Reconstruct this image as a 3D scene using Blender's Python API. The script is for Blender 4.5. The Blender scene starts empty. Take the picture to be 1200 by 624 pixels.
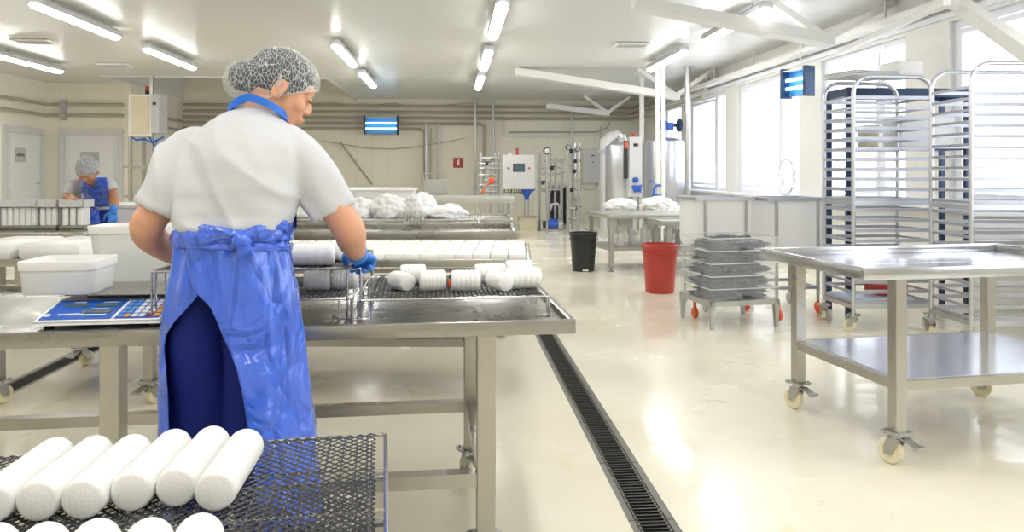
import bpy, bmesh, math, random
from mathutils import Vector, Matrix, noise
random.seed(7)
SC = bpy.context.scene
COL = SC.collection
PI = math.pi
# ---------------------------------------------------------------- camera model
F = 850.0; H = 1.22; YH = 202.0; ALPHA = math.atan(69/850)
CA, SA = math.cos(ALPHA), math.sin(ALPHA)
def cw(xr, zc, h): return Vector((xr*CA+zc*SA, -xr*SA+zc*CA, h))
def cam(px, py, s): return cw((px-600)/s, F/s, H-(py-YH)/s)
def P(px, py, h):
    s = (py-YH)/(H-h); return cam(px, py, s)
def DY(px, py, Y):
    k = (px-600)/F; zc = Y/(CA-k*SA); s = F/zc; return cam(px, py, s)
def DX(px, py, X):
    k = (px-600)/F; zc = X/(k*CA+SA); s = F/zc; return cam(px, py, s)

# ---------------------------------------------------------------- materials
MATS = {}
def newmat(name):
    m = bpy.data.materials.new(name); m.use_nodes = True
    MATS[name] = m
    nt = m.node_tree; b = nt.nodes.get('Principled BSDF')
    return m, nt, b
def lk(nt, a, b): nt.links.new(a, b)
def mat(name, col, rough=.5, metal=0., bump=0., bscale=40., var=0., vscale=5., coat=0., trans=0., sss=0., rvar=0., stretch=None, spec=None):
    m, nt, b = newmat(name)
    b.inputs['Base Color'].default_value = (*col, 1); b.inputs['Roughness'].default_value = rough
    b.inputs['Metallic'].default_value = metal; b.inputs['Coat Weight'].default_value = coat
    b.inputs['Coat Roughness'].default_value = .08
    if spec is not None: b.inputs['Specular IOR Level'].default_value = spec
    if trans: b.inputs['Transmission Weight'].default_value = trans
    if sss:
        b.inputs['Subsurface Weight'].default_value = sss; b.inputs['Subsurface Radius'].default_value = (.02, .008, .004)
        b.inputs['Subsurface Scale'].default_value = 1.0
    tc = nt.nodes.new('ShaderNodeTexCoord'); mp = nt.nodes.new('ShaderNodeMapping')
    lk(nt, tc.outputs['Object'], mp.inputs['Vector'])
    if stretch: mp.inputs['Scale'].default_value = stretch
    if var or rvar:
        n = nt.nodes.new('ShaderNodeTexNoise'); n.inputs['Scale'].default_value = vscale; n.inputs['Detail'].default_value = 4
        lk(nt, mp.outputs[0], n.inputs['Vector'])
        if var:
            mx = nt.nodes.new('ShaderNodeMix'); mx.data_type = 'RGBA'
            mx.inputs[6].default_value = (*[c*(1-var) for c in col], 1); mx.inputs[7].default_value = (*[min(1, c*(1+var)) for c in col], 1)
            lk(nt, n.outputs['Fac'], mx.inputs[0]); lk(nt, mx.outputs[2], b.inputs['Base Color'])
        if rvar:
            mr = nt.nodes.new('ShaderNodeMapRange'); mr.inputs[1].default_value = .3; mr.inputs[2].default_value = .7
            mr.inputs[3].default_value = max(.02, rough-rvar); mr.inputs[4].default_value = rough+rvar
            lk(nt, n.outputs['Fac'], mr.inputs[0]); lk(nt, mr.outputs[0], b.inputs['Roughness'])
    if bump:
        n2 = nt.nodes.new('ShaderNodeTexNoise'); n2.inputs['Scale'].default_value = bscale; n2.inputs['Detail'].default_value = 3
        lk(nt, mp.outputs[0], n2.inputs['Vector'])
        bp = nt.nodes.new('ShaderNodeBump'); bp.inputs['Strength'].default_value = bump; bp.inputs['Distance'].default_value = .01
        lk(nt, n2.outputs['Fac'], bp.inputs['Height']); lk(nt, bp.outputs[0], b.inputs['Normal'])
    return m
def emis(name, col, st):
    m, nt, b = newmat(name)
    b.inputs['Base Color'].default_value = (*col, 1); b.inputs['Emission Color'].default_value = (*col, 1)
    b.inputs['Emission Strength'].default_value = st; return m
def tile_mat(name, c1, mortar, w, h, rough, axis='XZ', msize=.004, bump=.1):
    m, nt, b = newmat(name); b.inputs['Roughness'].default_value = rough
    tc = nt.nodes.new('ShaderNodeTexCoord'); sp = nt.nodes.new('ShaderNodeSeparateXYZ'); cb = nt.nodes.new('ShaderNodeCombineXYZ')
    lk(nt, tc.outputs['Object'], sp.inputs[0])
    lk(nt, sp.outputs[axis[0]], cb.inputs['X']); lk(nt, sp.outputs[axis[1]], cb.inputs['Y'])
    br = nt.nodes.new('ShaderNodeTexBrick'); br.offset = 0.0
    br.inputs['Color1'].default_value = (*c1, 1); br.inputs['Color2'].default_value = (*[x*.965 for x in c1], 1)
    br.inputs['Mortar'].default_value = (*mortar, 1); br.inputs['Scale'].default_value = 1
    br.inputs['Mortar Size'].default_value = msize; br.inputs['Mortar Smooth'].default_value = .3
    br.inputs['Brick Width'].default_value = w; br.inputs['Row Height'].default_value = h
    lk(nt, cb.outputs[0], br.inputs['Vector']); lk(nt, br.outputs['Color'], b.inputs['Base Color'])
    bp = nt.nodes.new('ShaderNodeBump'); bp.inputs['Strength'].default_value = bump; bp.inputs['Distance'].default_value = .002; bp.invert = True
    lk(nt, br.outputs['Fac'], bp.inputs['Height']); lk(nt, bp.outputs[0], b.inputs['Normal'])
    return m

M_steel = mat('steel', (.47, .455, .415), .32, 1., var=.12, vscale=3, rvar=.08, bump=.05, bscale=60)
M_steeld = mat('wet_steel', (.36, .352, .33), .30, 1., var=.2, vscale=6, rvar=.12, bump=.18, bscale=25)
M_chrome = mat('chrome_wire', (.66, .66, .67), .2, 1.)
M_alu = mat('aluminium', (.64, .655, .70), .34, 1., var=.08)
M_rackw = mat('rack_rail', (.50, .51, .56), .36, .75)
M_top = mat('polished_top', (.62, .63, .68), .17, 1., var=.1, vscale=2, rvar=.06, bump=.04, bscale=8)
M_galv = mat('galvanised', (.50, .50, .47), .4, .9, var=.15)
M_white = mat('white_plastic', (.88, .875, .86), .35, bump=.03, var=.03)
M_tub = mat('tub_plastic', (.82, .82, .81), .3, bump=.05, bscale=8, var=.03, sss=.15)
M_cheese = mat('white_curd', (.90, .895, .87), .55, bump=.18, bscale=180, var=.03, vscale=20, sss=.12)
M_log = mat('white_slab', (.90, .895, .86), .45, bump=.15, bscale=40, var=.03, sss=.08)
M_cloth = mat('white_cloth', (.93, .93, .93), .8, bump=.3, bscale=14, var=.02, sss=.2)
M_blackpl = mat('black_plastic', (.018, .02, .02), .4, var=.2)
M_net = mat('black_net', (.02, .022, .025), .35)
M_red = mat('red_plastic', (.50, .055, .04), .35, var=.08)
M_orange = mat('orange_plastic', (.85, .13, .03), .4)
M_bluepl = mat('blue_plastic', (.03, .12, .55), .35)
M_navy = mat('navy_steel', (.018, .045, .11), .45, .2)
M_blueband = mat('blue_strap', (.01, .16, .72), .35, var=.08)
M_skin = mat('skin', (.72, .38, .24), .5, sss=.12, var=.06, vscale=8, bump=.05, bscale=120)
M_skin2 = mat('skin_tanned', (.58, .27, .14), .5, sss=.05)
M_shirt = mat('white_cotton', (.635, .64, .665), .9, bump=.5, bscale=7, var=.02)
M_trous = mat('navy_cloth', (.001, .012, .19), .8, bump=.25, bscale=14, var=.3, vscale=3)
M_glove = mat('blue_rubber', (.05, .27, .80), .35, bump=.1, bscale=60)
M_hair = mat('dark_hair', (.012, .015, .021), .5, bump=.5, bscale=60, var=.4, vscale=14, stretch=(1, 1, 4))
M_beige = mat('beige_panel', (.66, .60, .44), .6, var=.08)
M_cream = mat('cream_paint', (.82, .80, .72), .5, var=.03)
M_grey = mat('grey_paint', (.52, .53, .54), .45, var=.05)
M_lgrey = mat('light_grey_paint', (.68, .68, .68), .4, var=.03)
M_dark = mat('dark_rubber', (.03, .03, .03), .5)
M_pvc = mat('window_pvc', (.86, .88, .93), .3)
M_beam = mat('painted_beam', (.84, .83, .80), .5, var=.03)
M_pipe = mat('painted_pipe', (.47, .43, .33), .4, .2, var=.08)
M_pipes = mat('steel_pipe', (.56, .56, .57), .3, .9)
M_sign = mat('sign_grey', (.5, .51, .53), .5)
M_nylon = mat('nylon_wheel', (.86, .78, .55), .4)
M_lampbody = mat('lamp_housing', (.55, .55, .56), .5)
M_lamp = emis('lamp_diffuser', (1, .985, .97), 19)
M_uv = emis('uv_tube', (.35, .75, 1.0), 3.0)
M_uvback = mat('uv_reflector', (.08, .28, .55), .3, .3)
M_screen = mat('dark_screen', (.08, .13, .16), .2)
M_tank = mat('tank_steel', (.66, .68, .74), .28, .75, var=.05)

# floor: pale cream epoxy, glossy, with wet patches and yellow scuffs
m, nt, b = newmat('epoxy_floor'); M_floor = m
tc = nt.nodes.new('ShaderNodeTexCoord')
n1 = nt.nodes.new('ShaderNodeTexNoise'); n1.inputs['Scale'].default_value = 1.1; n1.inputs['Detail'].default_value = 3
lk(nt, tc.outputs['Object'], n1.inputs['Vector'])
n3 = nt.nodes.new('ShaderNodeTexNoise'); n3.inputs['Scale'].default_value = 2.3; n3.inputs['Detail'].default_value = 5
mp = nt.nodes.new('ShaderNodeMapping'); mp.inputs['Location'].default_value = (3.3, 1.7, 0); mp.inputs['Scale'].default_value = (1.6, .5, 1)
lk(nt, tc.outputs['Object'], mp.inputs[0]); lk(nt, mp.outputs[0], n3.inputs['Vector'])
cr = nt.nodes.new('ShaderNodeValToRGB'); cr.color_ramp.elements[0].position = .30; cr.color_ramp.elements[0].color = (.80, .745, .59, 1)
cr.color_ramp.elements[1].position = .62; cr.color_ramp.elements[1].color = (.865, .825, .68, 1)
lk(nt, n1.outputs['Fac'], cr.inputs[0])
cr2 = nt.nodes.new('ShaderNodeValToRGB'); cr2.color_ramp.elements[0].position = .66; cr2.color_ramp.elements[0].color = (0, 0, 0, 1)
cr2.color_ramp.elements[1].position = .82; cr2.color_ramp.elements[1].color = (.6, .6, .6, 1)
lk(nt, n3.outputs['Fac'], cr2.inputs[0])
mx = nt.nodes.new('ShaderNodeMix'); mx.data_type = 'RGBA'; mx.inputs[7].default_value = (.80, .58, .25, 1)
lk(nt, cr2.outputs[0], mx.inputs[0]); lk(nt, cr.outputs[0], mx.inputs[6]); lk(nt, mx.outputs[2], b.inputs['Base Color'])
n2 = nt.nodes.new('ShaderNodeTexNoise'); n2.inputs['Scale'].default_value = .9; n2.inputs['Detail'].default_value = 4
lk(nt, tc.outputs['Object'], n2.inputs['Vector'])
mr = nt.nodes.new('ShaderNodeMapRange'); mr.inputs[1].default_value = .42; mr.inputs[2].default_value = .6; mr.inputs[3].default_value = .07; mr.inputs[4].default_value = .30
lk(nt, n2.outputs['Fac'], mr.inputs[0]); lk(nt, mr.outputs[0], b.inputs['Roughness'])
nb = nt.nodes.new('ShaderNodeTexNoise'); nb.inputs['Scale'].default_value = 7; nb.inputs['Detail'].default_value = 3
lk(nt, tc.outputs['Object'], nb.inputs['Vector'])
bp = nt.nodes.new('ShaderNodeBump'); bp.inputs['Strength'].default_value = .12; bp.inputs['Distance'].default_value = .01
lk(nt, nb.outputs['Fac'], bp.inputs['Height']); lk(nt, bp.outputs[0], b.inputs['Normal'])
b.inputs['Specular IOR Level'].default_value = .6

# ceiling: glossy white panels with fine ribs running across the room
m, nt, b = newmat('ceiling_panels'); M_ceil = m
b.inputs['Base Color'].default_value = (.76, .762, .745, 1); b.inputs['Roughness'].default_value = .28
tc = nt.nodes.new('ShaderNodeTexCoord'); wv = nt.nodes.new('ShaderNodeTexWave'); wv.bands_direction = 'Y'; wv.inputs['Scale'].default_value = 3.2
lk(nt, tc.outputs['Object'], wv.inputs['Vector'])
nb = nt.nodes.new('ShaderNodeTexNoise'); nb.inputs['Scale'].default_value = 1.5; lk(nt, tc.outputs['Object'], nb.inputs['Vector'])
ad = nt.nodes.new('ShaderNodeMath'); ad.operation = 'MULTIPLY_ADD'; ad.inputs[1].default_value = .15
lk(nt, wv.outputs['Fac'], ad.inputs[0]); lk(nt, nb.outputs['Fac'], ad.inputs[2])
bp = nt.nodes.new('ShaderNodeBump'); bp.inputs['Strength'].default_value = .25; bp.inputs['Distance'].default_value = .02
lk(nt, ad.outputs[0], bp.inputs['Height']); lk(nt, bp.outputs[0], b.inputs['Normal'])

M_tileB = tile_mat('wall_tiles_back', (.92, .88, .745), (.77, .725, .59), .4, .9, .35, 'XZ')
M_tileL = tile_mat('wall_tiles_left', (.92, .885, .77), (.79, .75, .64), .4, .9, .35, 'YZ')
M_wallw = mat('wall_white', (.84, .83, .79), .45, var=.02)

# blue glossy apron film
m, nt, b = newmat('apron_film'); M_apron = m
b.inputs['Base Color'].default_value = (.045, .16, .82, 1); b.inputs['Roughness'].default_value = .16; b.inputs['Coat Weight'].default_value = 1.0; b.inputs['Coat Roughness'].default_value = .12
tc = nt.nodes.new('ShaderNodeTexCoord'); mp = nt.nodes.new('ShaderNodeMapping'); mp.inputs['Scale'].default_value = (4.5, 4.5, 3.2)
lk(nt, tc.outputs['Object'], mp.inputs[0])
n = nt.nodes.new('ShaderNodeTexNoise'); n.inputs['Scale'].default_value = 1.3; n.inputs['Detail'].default_value = 2.5; n.inputs['Distortion'].default_value = 1.6
lk(nt, mp.outputs[0], n.inputs['Vector'])
vo = nt.nodes.new('ShaderNodeTexVoronoi'); vo.feature = 'DISTANCE_TO_EDGE'; vo.inputs['Scale'].default_value = 1.5
mp2 = nt.nodes.new('ShaderNodeMapping'); mp2.inputs['Scale'].default_value = (7, 7, 3); mp2.inputs['Rotation'].default_value = (.5, .4, 0)
lk(nt, tc.outputs['Object'], mp2.inputs[0]); lk(nt, mp2.outputs[0], vo.inputs['Vector'])
mm = nt.nodes.new('ShaderNodeMath'); mm.operation = 'MINIMUM'; mm.inputs[1].default_value = .12; lk(nt, vo.outputs['Distance'], mm.inputs[0])
ad = nt.nodes.new('ShaderNodeMath'); ad.operation = 'MULTIPLY_ADD'; ad.inputs[1].default_value = 1.3; lk(nt, mm.outputs[0], ad.inputs[0]); lk(nt, n.outputs['Fac'], ad.inputs[2])
bp = nt.nodes.new('ShaderNodeBump'); bp.inputs['Strength'].default_value = 1.0; bp.inputs['Distance'].default_value = .05
lk(nt, ad.outputs[0], bp.inputs['Height']); lk(nt, bp.outputs[0], b.inputs['Normal'])
cr = nt.nodes.new('ShaderNodeValToRGB'); cr.color_ramp.elements[0].position = .3; cr.color_ramp.elements[0].color = (.015, .12, .78, 1)
cr.color_ramp.elements[1].position = .7; cr.color_ramp.elements[1].color = (.06, .17, .85, 1)
lk(nt, n.outputs['Fac'], cr.inputs[0]); lk(nt, cr.outputs[0], b.inputs['Base Color'])
b.inputs['Subsurface Weight'].default_value = 0

# hairnet: white threads over clear gaps
def net_mat(name, sc, base, col=(.9, .93, .95)):
    m, nt, b = newmat(name)
    out = nt.nodes.get('Material Output')
    b.inputs['Base Color'].default_value = (*col, 1); b.inputs['Roughness'].default_value = .6
    tr = nt.nodes.new('ShaderNodeBsdfTransparent'); mix = nt.nodes.new('ShaderNodeMixShader')
    tc = nt.nodes.new('ShaderNodeTexCoord'); mp = nt.nodes.new('ShaderNodeMapping'); mp.inputs['Scale'].default_value = (1, 1, 1)
    mp.inputs['Rotation'].default_value = (.3, .9, .2)
    lk(nt, tc.outputs['Object'], mp.inputs[0])
    v = nt.nodes.new('ShaderNodeTexVoronoi'); v.feature = 'DISTANCE_TO_EDGE'; v.inputs['Scale'].default_value = sc
    mp.inputs['Scale'].default_value = (1, 1, .45)
    lk(nt, mp.outputs[0], v.inputs['Vector'])
    r = nt.nodes.new('ShaderNodeMapRange'); r.inputs[1].default_value = .01; r.inputs[2].default_value = .075; r.inputs[3].default_value = .62; r.inputs[4].default_value = base
    lk(nt, v.outputs['Distance'], r.inputs[0])
    lk(nt, r.outputs[0], mix.inputs[0]); lk(nt, tr.outputs[0], mix.inputs[1]); lk(nt, b.outputs[0], mix.inputs[2]); lk(nt, mix.outputs[0], out.inputs[0])
    return m
M_hairnet = net_mat('hairnet', 125, .10)
M_hairnet2 = net_mat('hairnet_far', 60, .35)
def clear_mat(name, alpha, col, rough=.1):
    m, nt, b = newmat(name); out = nt.nodes.get('Material Output')
    b.inputs['Base Color'].default_value = (*col, 1); b.inputs['Roughness'].default_value = rough
    tr = nt.nodes.new('ShaderNodeBsdfTransparent'); mix = nt.nodes.new('ShaderNodeMixShader'); mix.inputs[0].default_value = alpha
    lk(nt, tr.outputs[0], mix.inputs[1]); lk(nt, b.outputs[0], mix.inputs[2]); lk(nt, mix.outputs[0], out.inputs[0])
    return m
M_clear = clear_mat('clear_plastic', .13, (.85, .87, .88))
M_glass = clear_mat('window_glass', .06, (.9, .95, 1), .02)
m, nt, b = newmat('milky_plastic'); M_milky = m; out = nt.nodes.get('Material Output')
b.inputs['Base Color'].default_value = (.93, .93, .92, 1); b.inputs['Roughness'].default_value = .35
tl = nt.nodes.new('ShaderNodeBsdfTranslucent'); tl.inputs[0].default_value = (.97, .97, .97, 1); mix = nt.nodes.new('ShaderNodeMixShader'); mix.inputs[0].default_value = .5
lk(nt, b.outputs[0], mix.inputs[1]); lk(nt, tl.outputs[0], mix.inputs[2]); lk(nt, mix.outputs[0], out.inputs[0])
M_greynet = mat('grey_netting', (.10, .115, .14), .5, bump=.8, bscale=40, var=.5, vscale=30)

# ---------------------------------------------------------------- mesh helpers
class MB:
    def __init__(s): s.bm = bmesh.new()
    def box(s, c, d, R=None, bev=0.):
        r = bmesh.ops.create_cube(s.bm, size=1.0); vs = r['verts']
        for v in vs: v.co = Vector((v.co.x*d[0], v.co.y*d[1], v.co.z*d[2]))
        if bev:
            es = list({e for v in vs for e in v.link_edges})
            rr = bmesh.ops.bevel(s.bm, geom=es, offset=bev, segments=2, affect='EDGES', profile=.5)
            vs = list({v for f in rr['faces'] for v in f.verts} | {v for v in vs if v.is_valid})
        M = Matrix.Translation(Vector(c)) @ (R.to_4x4() if R is not None else Matrix.Identity(4))
        bmesh.ops.transform(s.bm, matrix=M, verts=vs); return s
    def bar(s, a, b, w, t=None, up=(0, 0, 1)):
        a, b = Vector(a), Vector(b); d = b-a; L = d.length; z = d.normalized(); u = Vector(up)
        if abs(z.dot(u)) > .98: u = Vector((0, 1, 0))
        x = u.cross(z).normalized(); y = z.cross(x)
        R = Matrix((x, y, z)).transposed()
        return s.box((a+b)/2, (w, t or w, L), R)
    def rings(s, R, cap=True, closed=False):
        L = [[s.bm.verts.new(p) for p in r] for r in R]; n = len(L[0])
        k = len(L) if closed else len(L)-1
        for i in range(k):
            A, B = L[i], L[(i+1) % len(L)]
            for j in range(n): s.bm.faces.new((A[j], A[(j+1) % n], B[(j+1) % n], B[j]))
        if cap and not closed:
            s.bm.faces.new(L[0][::-1]); s.bm.faces.new(L[-1])
        return s
    def tube(s, pts, r, n=8, cap=True, closed=False):
        pts = [Vector(p) for p in pts]; m = len(pts)
        if isinstance(r, (int, float)): r = [r]*m
        R = []; pu = None
        for i, p in enumerate(pts):
            a = pts[i-1] if (i > 0 or closed) else p; b = pts[(i+1) % m] if (i < m-1 or closed) else p
            t = (b-a).normalized()
            if pu is None:
                u = Vector((0, 0, 1)) if abs(t.z) < .9 else Vector((1, 0, 0))
                u = (u-t*u.dot(t)).normalized()
            else: u = (pu-t*pu.dot(t)).normalized()
            pu = u; v = t.cross(u)
            R.append([p+(u*math.cos(2*PI*j/n)+v*math.sin(2*PI*j/n))*r[i] for j in range(n)])
        return s.rings(R, cap, closed)
    def cyl(s, a, b, r, r2=None, n=16): return s.tube([a, b], [r, r if r2 is None else r2], n)
    def lathe(s, prof, c=(0, 0, 0), n=24, axis='Z'):
        R = []
        for (r, z) in prof:
            ring = []
            for j in range(n):
                a = 2*PI*j/n; x, y = max(r, 1e-4)*math.cos(a), max(r, 1e-4)*math.sin(a)
                p = (x, y, z) if axis == 'Z' else ((z, x, y) if axis == 'X' else (y, z, x))
                ring.append(Vector(p)+Vector(c))
            R.append(ring)
        return s.rings(R)
    def ell(s, c, r, R=None, u=16, v=10):
        q = bmesh.ops.create_uvsphere(s.bm, u_segments=u, v_segments=v, radius=1.0); vs = q['verts']
        M = Matrix.Translation(Vector(c)) @ (R.to_4x4() if R is not None else Matrix.Identity(4)) @ Matrix.Diagonal((*r, 1))
        bmesh.ops.transform(s.bm, matrix=M, verts=vs); return s
    def grid(s, f, nu, nv, wrap=False):
        V = [[s.bm.verts.new(f(i/nu, j/nv)) for j in range(nv+1)] for i in range(nu+1)]
        for i in range(nu):
            for j in range(nv): s.bm.faces.new((V[i][j], V[i+1][j], V[i+1][j+1], V[i][j+1]))
        return s
    def xf(s, M):
        bmesh.ops.transform(s.bm, matrix=M, verts=s.bm.verts); return s
    def build(s, name, m, parent=None, smooth=False, loc=None, rz=0):
        me = bpy.data.meshes.new(name); bmesh.ops.recalc_face_normals(s.bm, faces=s.bm.faces)
        s.bm.to_mesh(me); s.bm.free()
        me.materials.append(m)
        if smooth:
            for p in me.polygons: p.use_smooth = True
            if smooth == 'a': me.set_sharp_from_angle(angle=math.radians(40))
        o = bpy.data.objects.new(name, me); COL.objects.link(o)
        if parent is not None: o.parent = parent
        if loc is not None: o.location = loc
        if rz: o.rotation_euler.z = rz
        return o
def thing(name, label, cat, loc=(0, 0, 0), rz=0, group=None):
    o = bpy.data.objects.new(name, None); COL.objects.link(o); o.empty_display_size = .1
    o.location = loc; o.rotation_euler = (0, 0, rz); return tag(o, label, cat, group)
def tag(o, label, cat, group=None):
    o['label'] = label; o['category'] = cat
    if group: o['group'] = group
    return o
def struct(o): o['kind'] = 'structure'; return o
def part(o, label): o['label'] = label; return o
def kids(o): return [c for c in bpy.data.objects if c.parent == o]
CH = {}
def dup(o, loc, rz, label, scale=None):
    def cp(x, par):
        c = x.copy(); COL.objects.link(c); c.parent = par
        for k in kids(x): cp(k, c)
        return c
    src = kids_cached(o)
    r = o.copy(); COL.objects.link(r); r.location = loc; r.rotation_euler.z = rz; r['label'] = label
    for (k, sub) in src:
        c = k.copy(); COL.objects.link(c); c.parent = r
        for g in sub:
            d = g.copy(); COL.objects.link(d); d.parent = c
    if scale: r.scale = scale
    return r
def kids_cached(o):
    if o.name not in CH: CH[o.name] = [(k, kids(k)) for k in kids(o)]
    return CH[o.name]
ORD = ['', 'second ', 'third ', 'fourth ', 'fifth ', 'sixth ', 'seventh ', 'eighth ', 'ninth ', 'tenth ', 'eleventh ', 'twelfth ', 'thirteenth ', 'fourteenth ', 'fifteenth ', 'sixteenth ', 'seventeenth ', 'eighteenth ']
def remesh(o, vox, smooth_it=4, fac=.6, cut=None):
    md = o.modifiers.new('r', 'REMESH'); md.mode = 'VOXEL'; md.voxel_size = vox; md.use_smooth_shade = True
    ms = o.modifiers.new('s', 'SMOOTH'); ms.iterations = smooth_it; ms.factor = fac
    dg = bpy.context.evaluated_depsgraph_get(); dg.update()
    me = bpy.data.meshes.new_from_object(o.evaluated_get(dg)); old = o.data
    o.modifiers.clear(); me.name = old.name
    if not me.materials: me.materials.append(old.materials[0])
    o.data = me
    for p in me.polygons: p.use_smooth = True
    return o
def jitter(o, amp, sc, stretch=(1, 1, 1), seed=0):
    me = o.data; n = [v.normal.copy() for v in me.vertices]
    for v, nn in zip(me.vertices, n):
        q = Vector((v.co.x*stretch[0], v.co.y*stretch[1], v.co.z*stretch[2]))*sc+Vector((seed, seed*1.7, 0))
        v.co = v.co+nn*amp*noise.noise(q)
    return o
# ================================================================ THE ROOM
CEIL = 3.05; XR = 4.74; XL = -8.28; YD = 15.5; XN = -6.6; YB = 18.3; Y0 = -3.0
dr_x = [(-2.58, -2.415), (.61, .775)]; DY0, DY1 = 1.5, 9.0
mb = MB()
def fq(x0, x1, y0, y1, z=0.): 
    vs = [mb.bm.verts.new(p) for p in ((x0, y0, z), (x1, y0, z), (x1, y1, z), (x0, y1, z))]; mb.bm.faces.new(vs)
fq(XL-.1, -2.58, Y0, YB+.1); fq(-2.415, .61, Y0, YB+.1); fq(.775, XR+.1, Y0, YB+.1)
for a, b in dr_x: fq(a, b, Y0, DY0); fq(a, b, DY1, YB+.1)
struct(mb.build('floor', M_floor))
M_conc = mat('drain_dark', (.02, .02, .018), .5)
for i, (a, b) in enumerate(dr_x):
    mb = MB(); c = (a+b)/2; L = DY1-DY0
    mb.box((c, (DY0+DY1)/2, -.08), (.165, L, .01)); mb.box((a-.003, (DY0+DY1)/2, -.042), (.006, L, .08)); mb.box((b+.003, (DY0+DY1)/2, -.042), (.006, L, .08))
    struct(mb.build('trim_%d' % (i+1), M_conc))
def grate(L=.5):
    t = bpy.data.objects.new('drain_grate', None); COL.objects.link(t)
    mb = MB(); r = .0125
    for sx in (-1, 1):
        mb.box((sx*(.0825-r), 0, -.011), (2*r, L-.004, .018)); mb.box((sx*(.0825-r*2.6), 0, -.014), (.008, L-.004, .022))
    mb.build('side_frame', M_galvd, t)
    mb = MB(); n = 20
    for k in range(n): mb.box((0, -L/2+(k+.5)*L/n, -.010), (.108, .0085, .016))
    mb.build('slat_panel', M_grate, t); return t
M_galvd = mat('drain_frame_steel', (.22, .21, .19), .4, .8, var=.3, vscale=12)
M_grate = mat('cast_iron', (.045, .043, .038), .4, .6)
g0 = grate(); first = True
for di, (a, b) in enumerate(dr_x):
    c = (a+b)/2; n = 15 if di == 1 else 15
    for k in range(n):
        y = DY0+.25+.5*k
        w = 'main floor drain' if di == 1 else 'left floor drain'
        pos = ('%snearest dark slotted grate of the ' % ORD[k]) if k else 'nearest dark slotted grate of the '
        if di == 0 and not (3.0 < y < 8): continue
        lab = pos+w
        if di == 0: lab = '%snearest dark grate of the %s' % (ORD[int((y-3.25)/.5)], w)
        if first: first = False; o = g0; o.location = (c, y, 0); tag(o, lab, 'drain grate', 'drain gratings')
        else: o = dup(g0, (c, y, 0), 0, lab)
# ceiling with a raised recess at the back left
mb = MB(); RX0, RX1, RY0 = XN, -2.45, 14.3
def cq(x0, x1, y0, y1, z=CEIL): 
    mb.box(((x0+x1)/2, (y0+y1)/2, z+.05), (x1-x0, y1-y0, .1))
cq(XL-.2, RX0, Y0, YB+.2); cq(RX0, RX1, Y0, RY0); cq(RX1, XR+.2, Y0, YB+.2); cq(RX0, RX1, RY0, YB+.2, 3.75)
mb.box(((RX0+RX1)/2, RY0-.03, 3.41), (RX1-RX0, .06, .78)); mb.box((RX1+.03, (RY0+YB)/2, 3.41), (.06, YB-RY0, .78)); mb.box((RX0+.034, (RY0+YB)/2, 3.405), (.06, YB-RY0-.01, .75))
struct(mb.build('ceiling', M_ceil))
# walls
mb = MB(); mb.box(((XN+XR)/2, YB+.1, 1.88), (XR-XN+.4, .2, 3.76)); struct(mb.build('wall_back', M_tileB))
mb = MB(); mb.box(((XL+XN)/2-.1, YD+.1, 1.54), (XN-XL+.2, .2, 3.08)); struct(mb.build('wall_front_left', M_tileB))
mb = MB(); mb.box((XN-.1, (YD+.2+YB)/2, 1.54), (.2, YB-YD-.2, 3.08)); struct(mb.build('wall_return', M_tileL))
mb = MB(); mb.box((XL-.1, (Y0+YD)/2, 1.54), (.2, YD-Y0, 3.08)); struct(mb.build('wall_left', M_tileL))
mb = MB(); mb.box(((XL+XR)/2, Y0-.1, 1.54), (XR-XL+.6, .2, 3.08)); struct(mb.build('wall_near', M_tileB))
# window wall: piers, sill wall, lintel
ZS, ZT = .86, 2.66
def yx(px): return DX(px, 200, XR).y
W = [(yx(798), yx(779)), (yx(850), yx(808)), (yx(936), yx(864)), (yx(1061), yx(962)), (4.7, yx(1112)), (1.9, 4.2), (-.9, 1.4)]
mb = MB(); TH = .24; xc = XR+TH/2
mb.box((xc, (Y0+YB)/2, ZS/2), (TH, YB-Y0, ZS)); mb.box((xc, (Y0+YB)/2, (ZT+3.08)/2), (TH, YB-Y0, 3.08-ZT))
ys = [YB+.2]; 
for (a, b) in W: ys += [b, a]
ys.append(Y0)
for i in range(0, len(ys), 2):
    hi, lo = ys[i], ys[i+1]; mb.box((xc, (hi+lo)/2, (ZS+ZT)/2), (TH, hi-lo, ZT-ZS))
struct(mb.build('wall_right', M_wallw))
mb = MB(); mb.box((XR-.05, (Y0+YB)/2, ZS+.008), (.24, YB-Y0-.02, .035)); struct(mb.build('trim_4', M_pvc))
mb = MB(); mb.box((XR-.01, (Y0+YB)/2, ZT+.06), (.05, YB-Y0-.02, .05)); struct(mb.build('trim_5', M_pvc))
for i, (a, b) in enumerate(W):
    mb = MB(); x = XR+.09; fw = .07
    L = b-a; c = (a+b)/2; hz = (ZS+ZT)/2
    mb.box((x, a+fw/2, hz), (.076, fw, ZT-ZS)); mb.box((x, b-fw/2, hz), (.076, fw, ZT-ZS))
    mb.box((x, c, ZS+fw/2+.02), (.07, L, fw)); mb.box((x, c, ZT-fw/2), (.07, L, fw))
    if L > 1.3:
        mm = a+L*.28; mb.box((x, mm, hz), (.082, .11, ZT-ZS-.02))
        mb.box((x-.02, (mm+b)/2+.03, ZS+.14), (.05, b-mm-.2, .05)); mb.box((x-.02, (mm+b)/2+.03, ZT-.11), (.05, b-mm-.2, .05))
        mb.box((x-.021, b-fw-.03, hz), (.055, .05, ZT-ZS-.18)); mb.box((x-.021, mm+.08, hz), (.055, .05, ZT-ZS-.18))
    o = struct(mb.build('window_%d' % (i+1), M_pvc))
    mb = MB(); mb.box((x+.01, c, hz), (.006, L-.1, ZT-ZS-.1)); mb.build('pane', M_glass, o)
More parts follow.
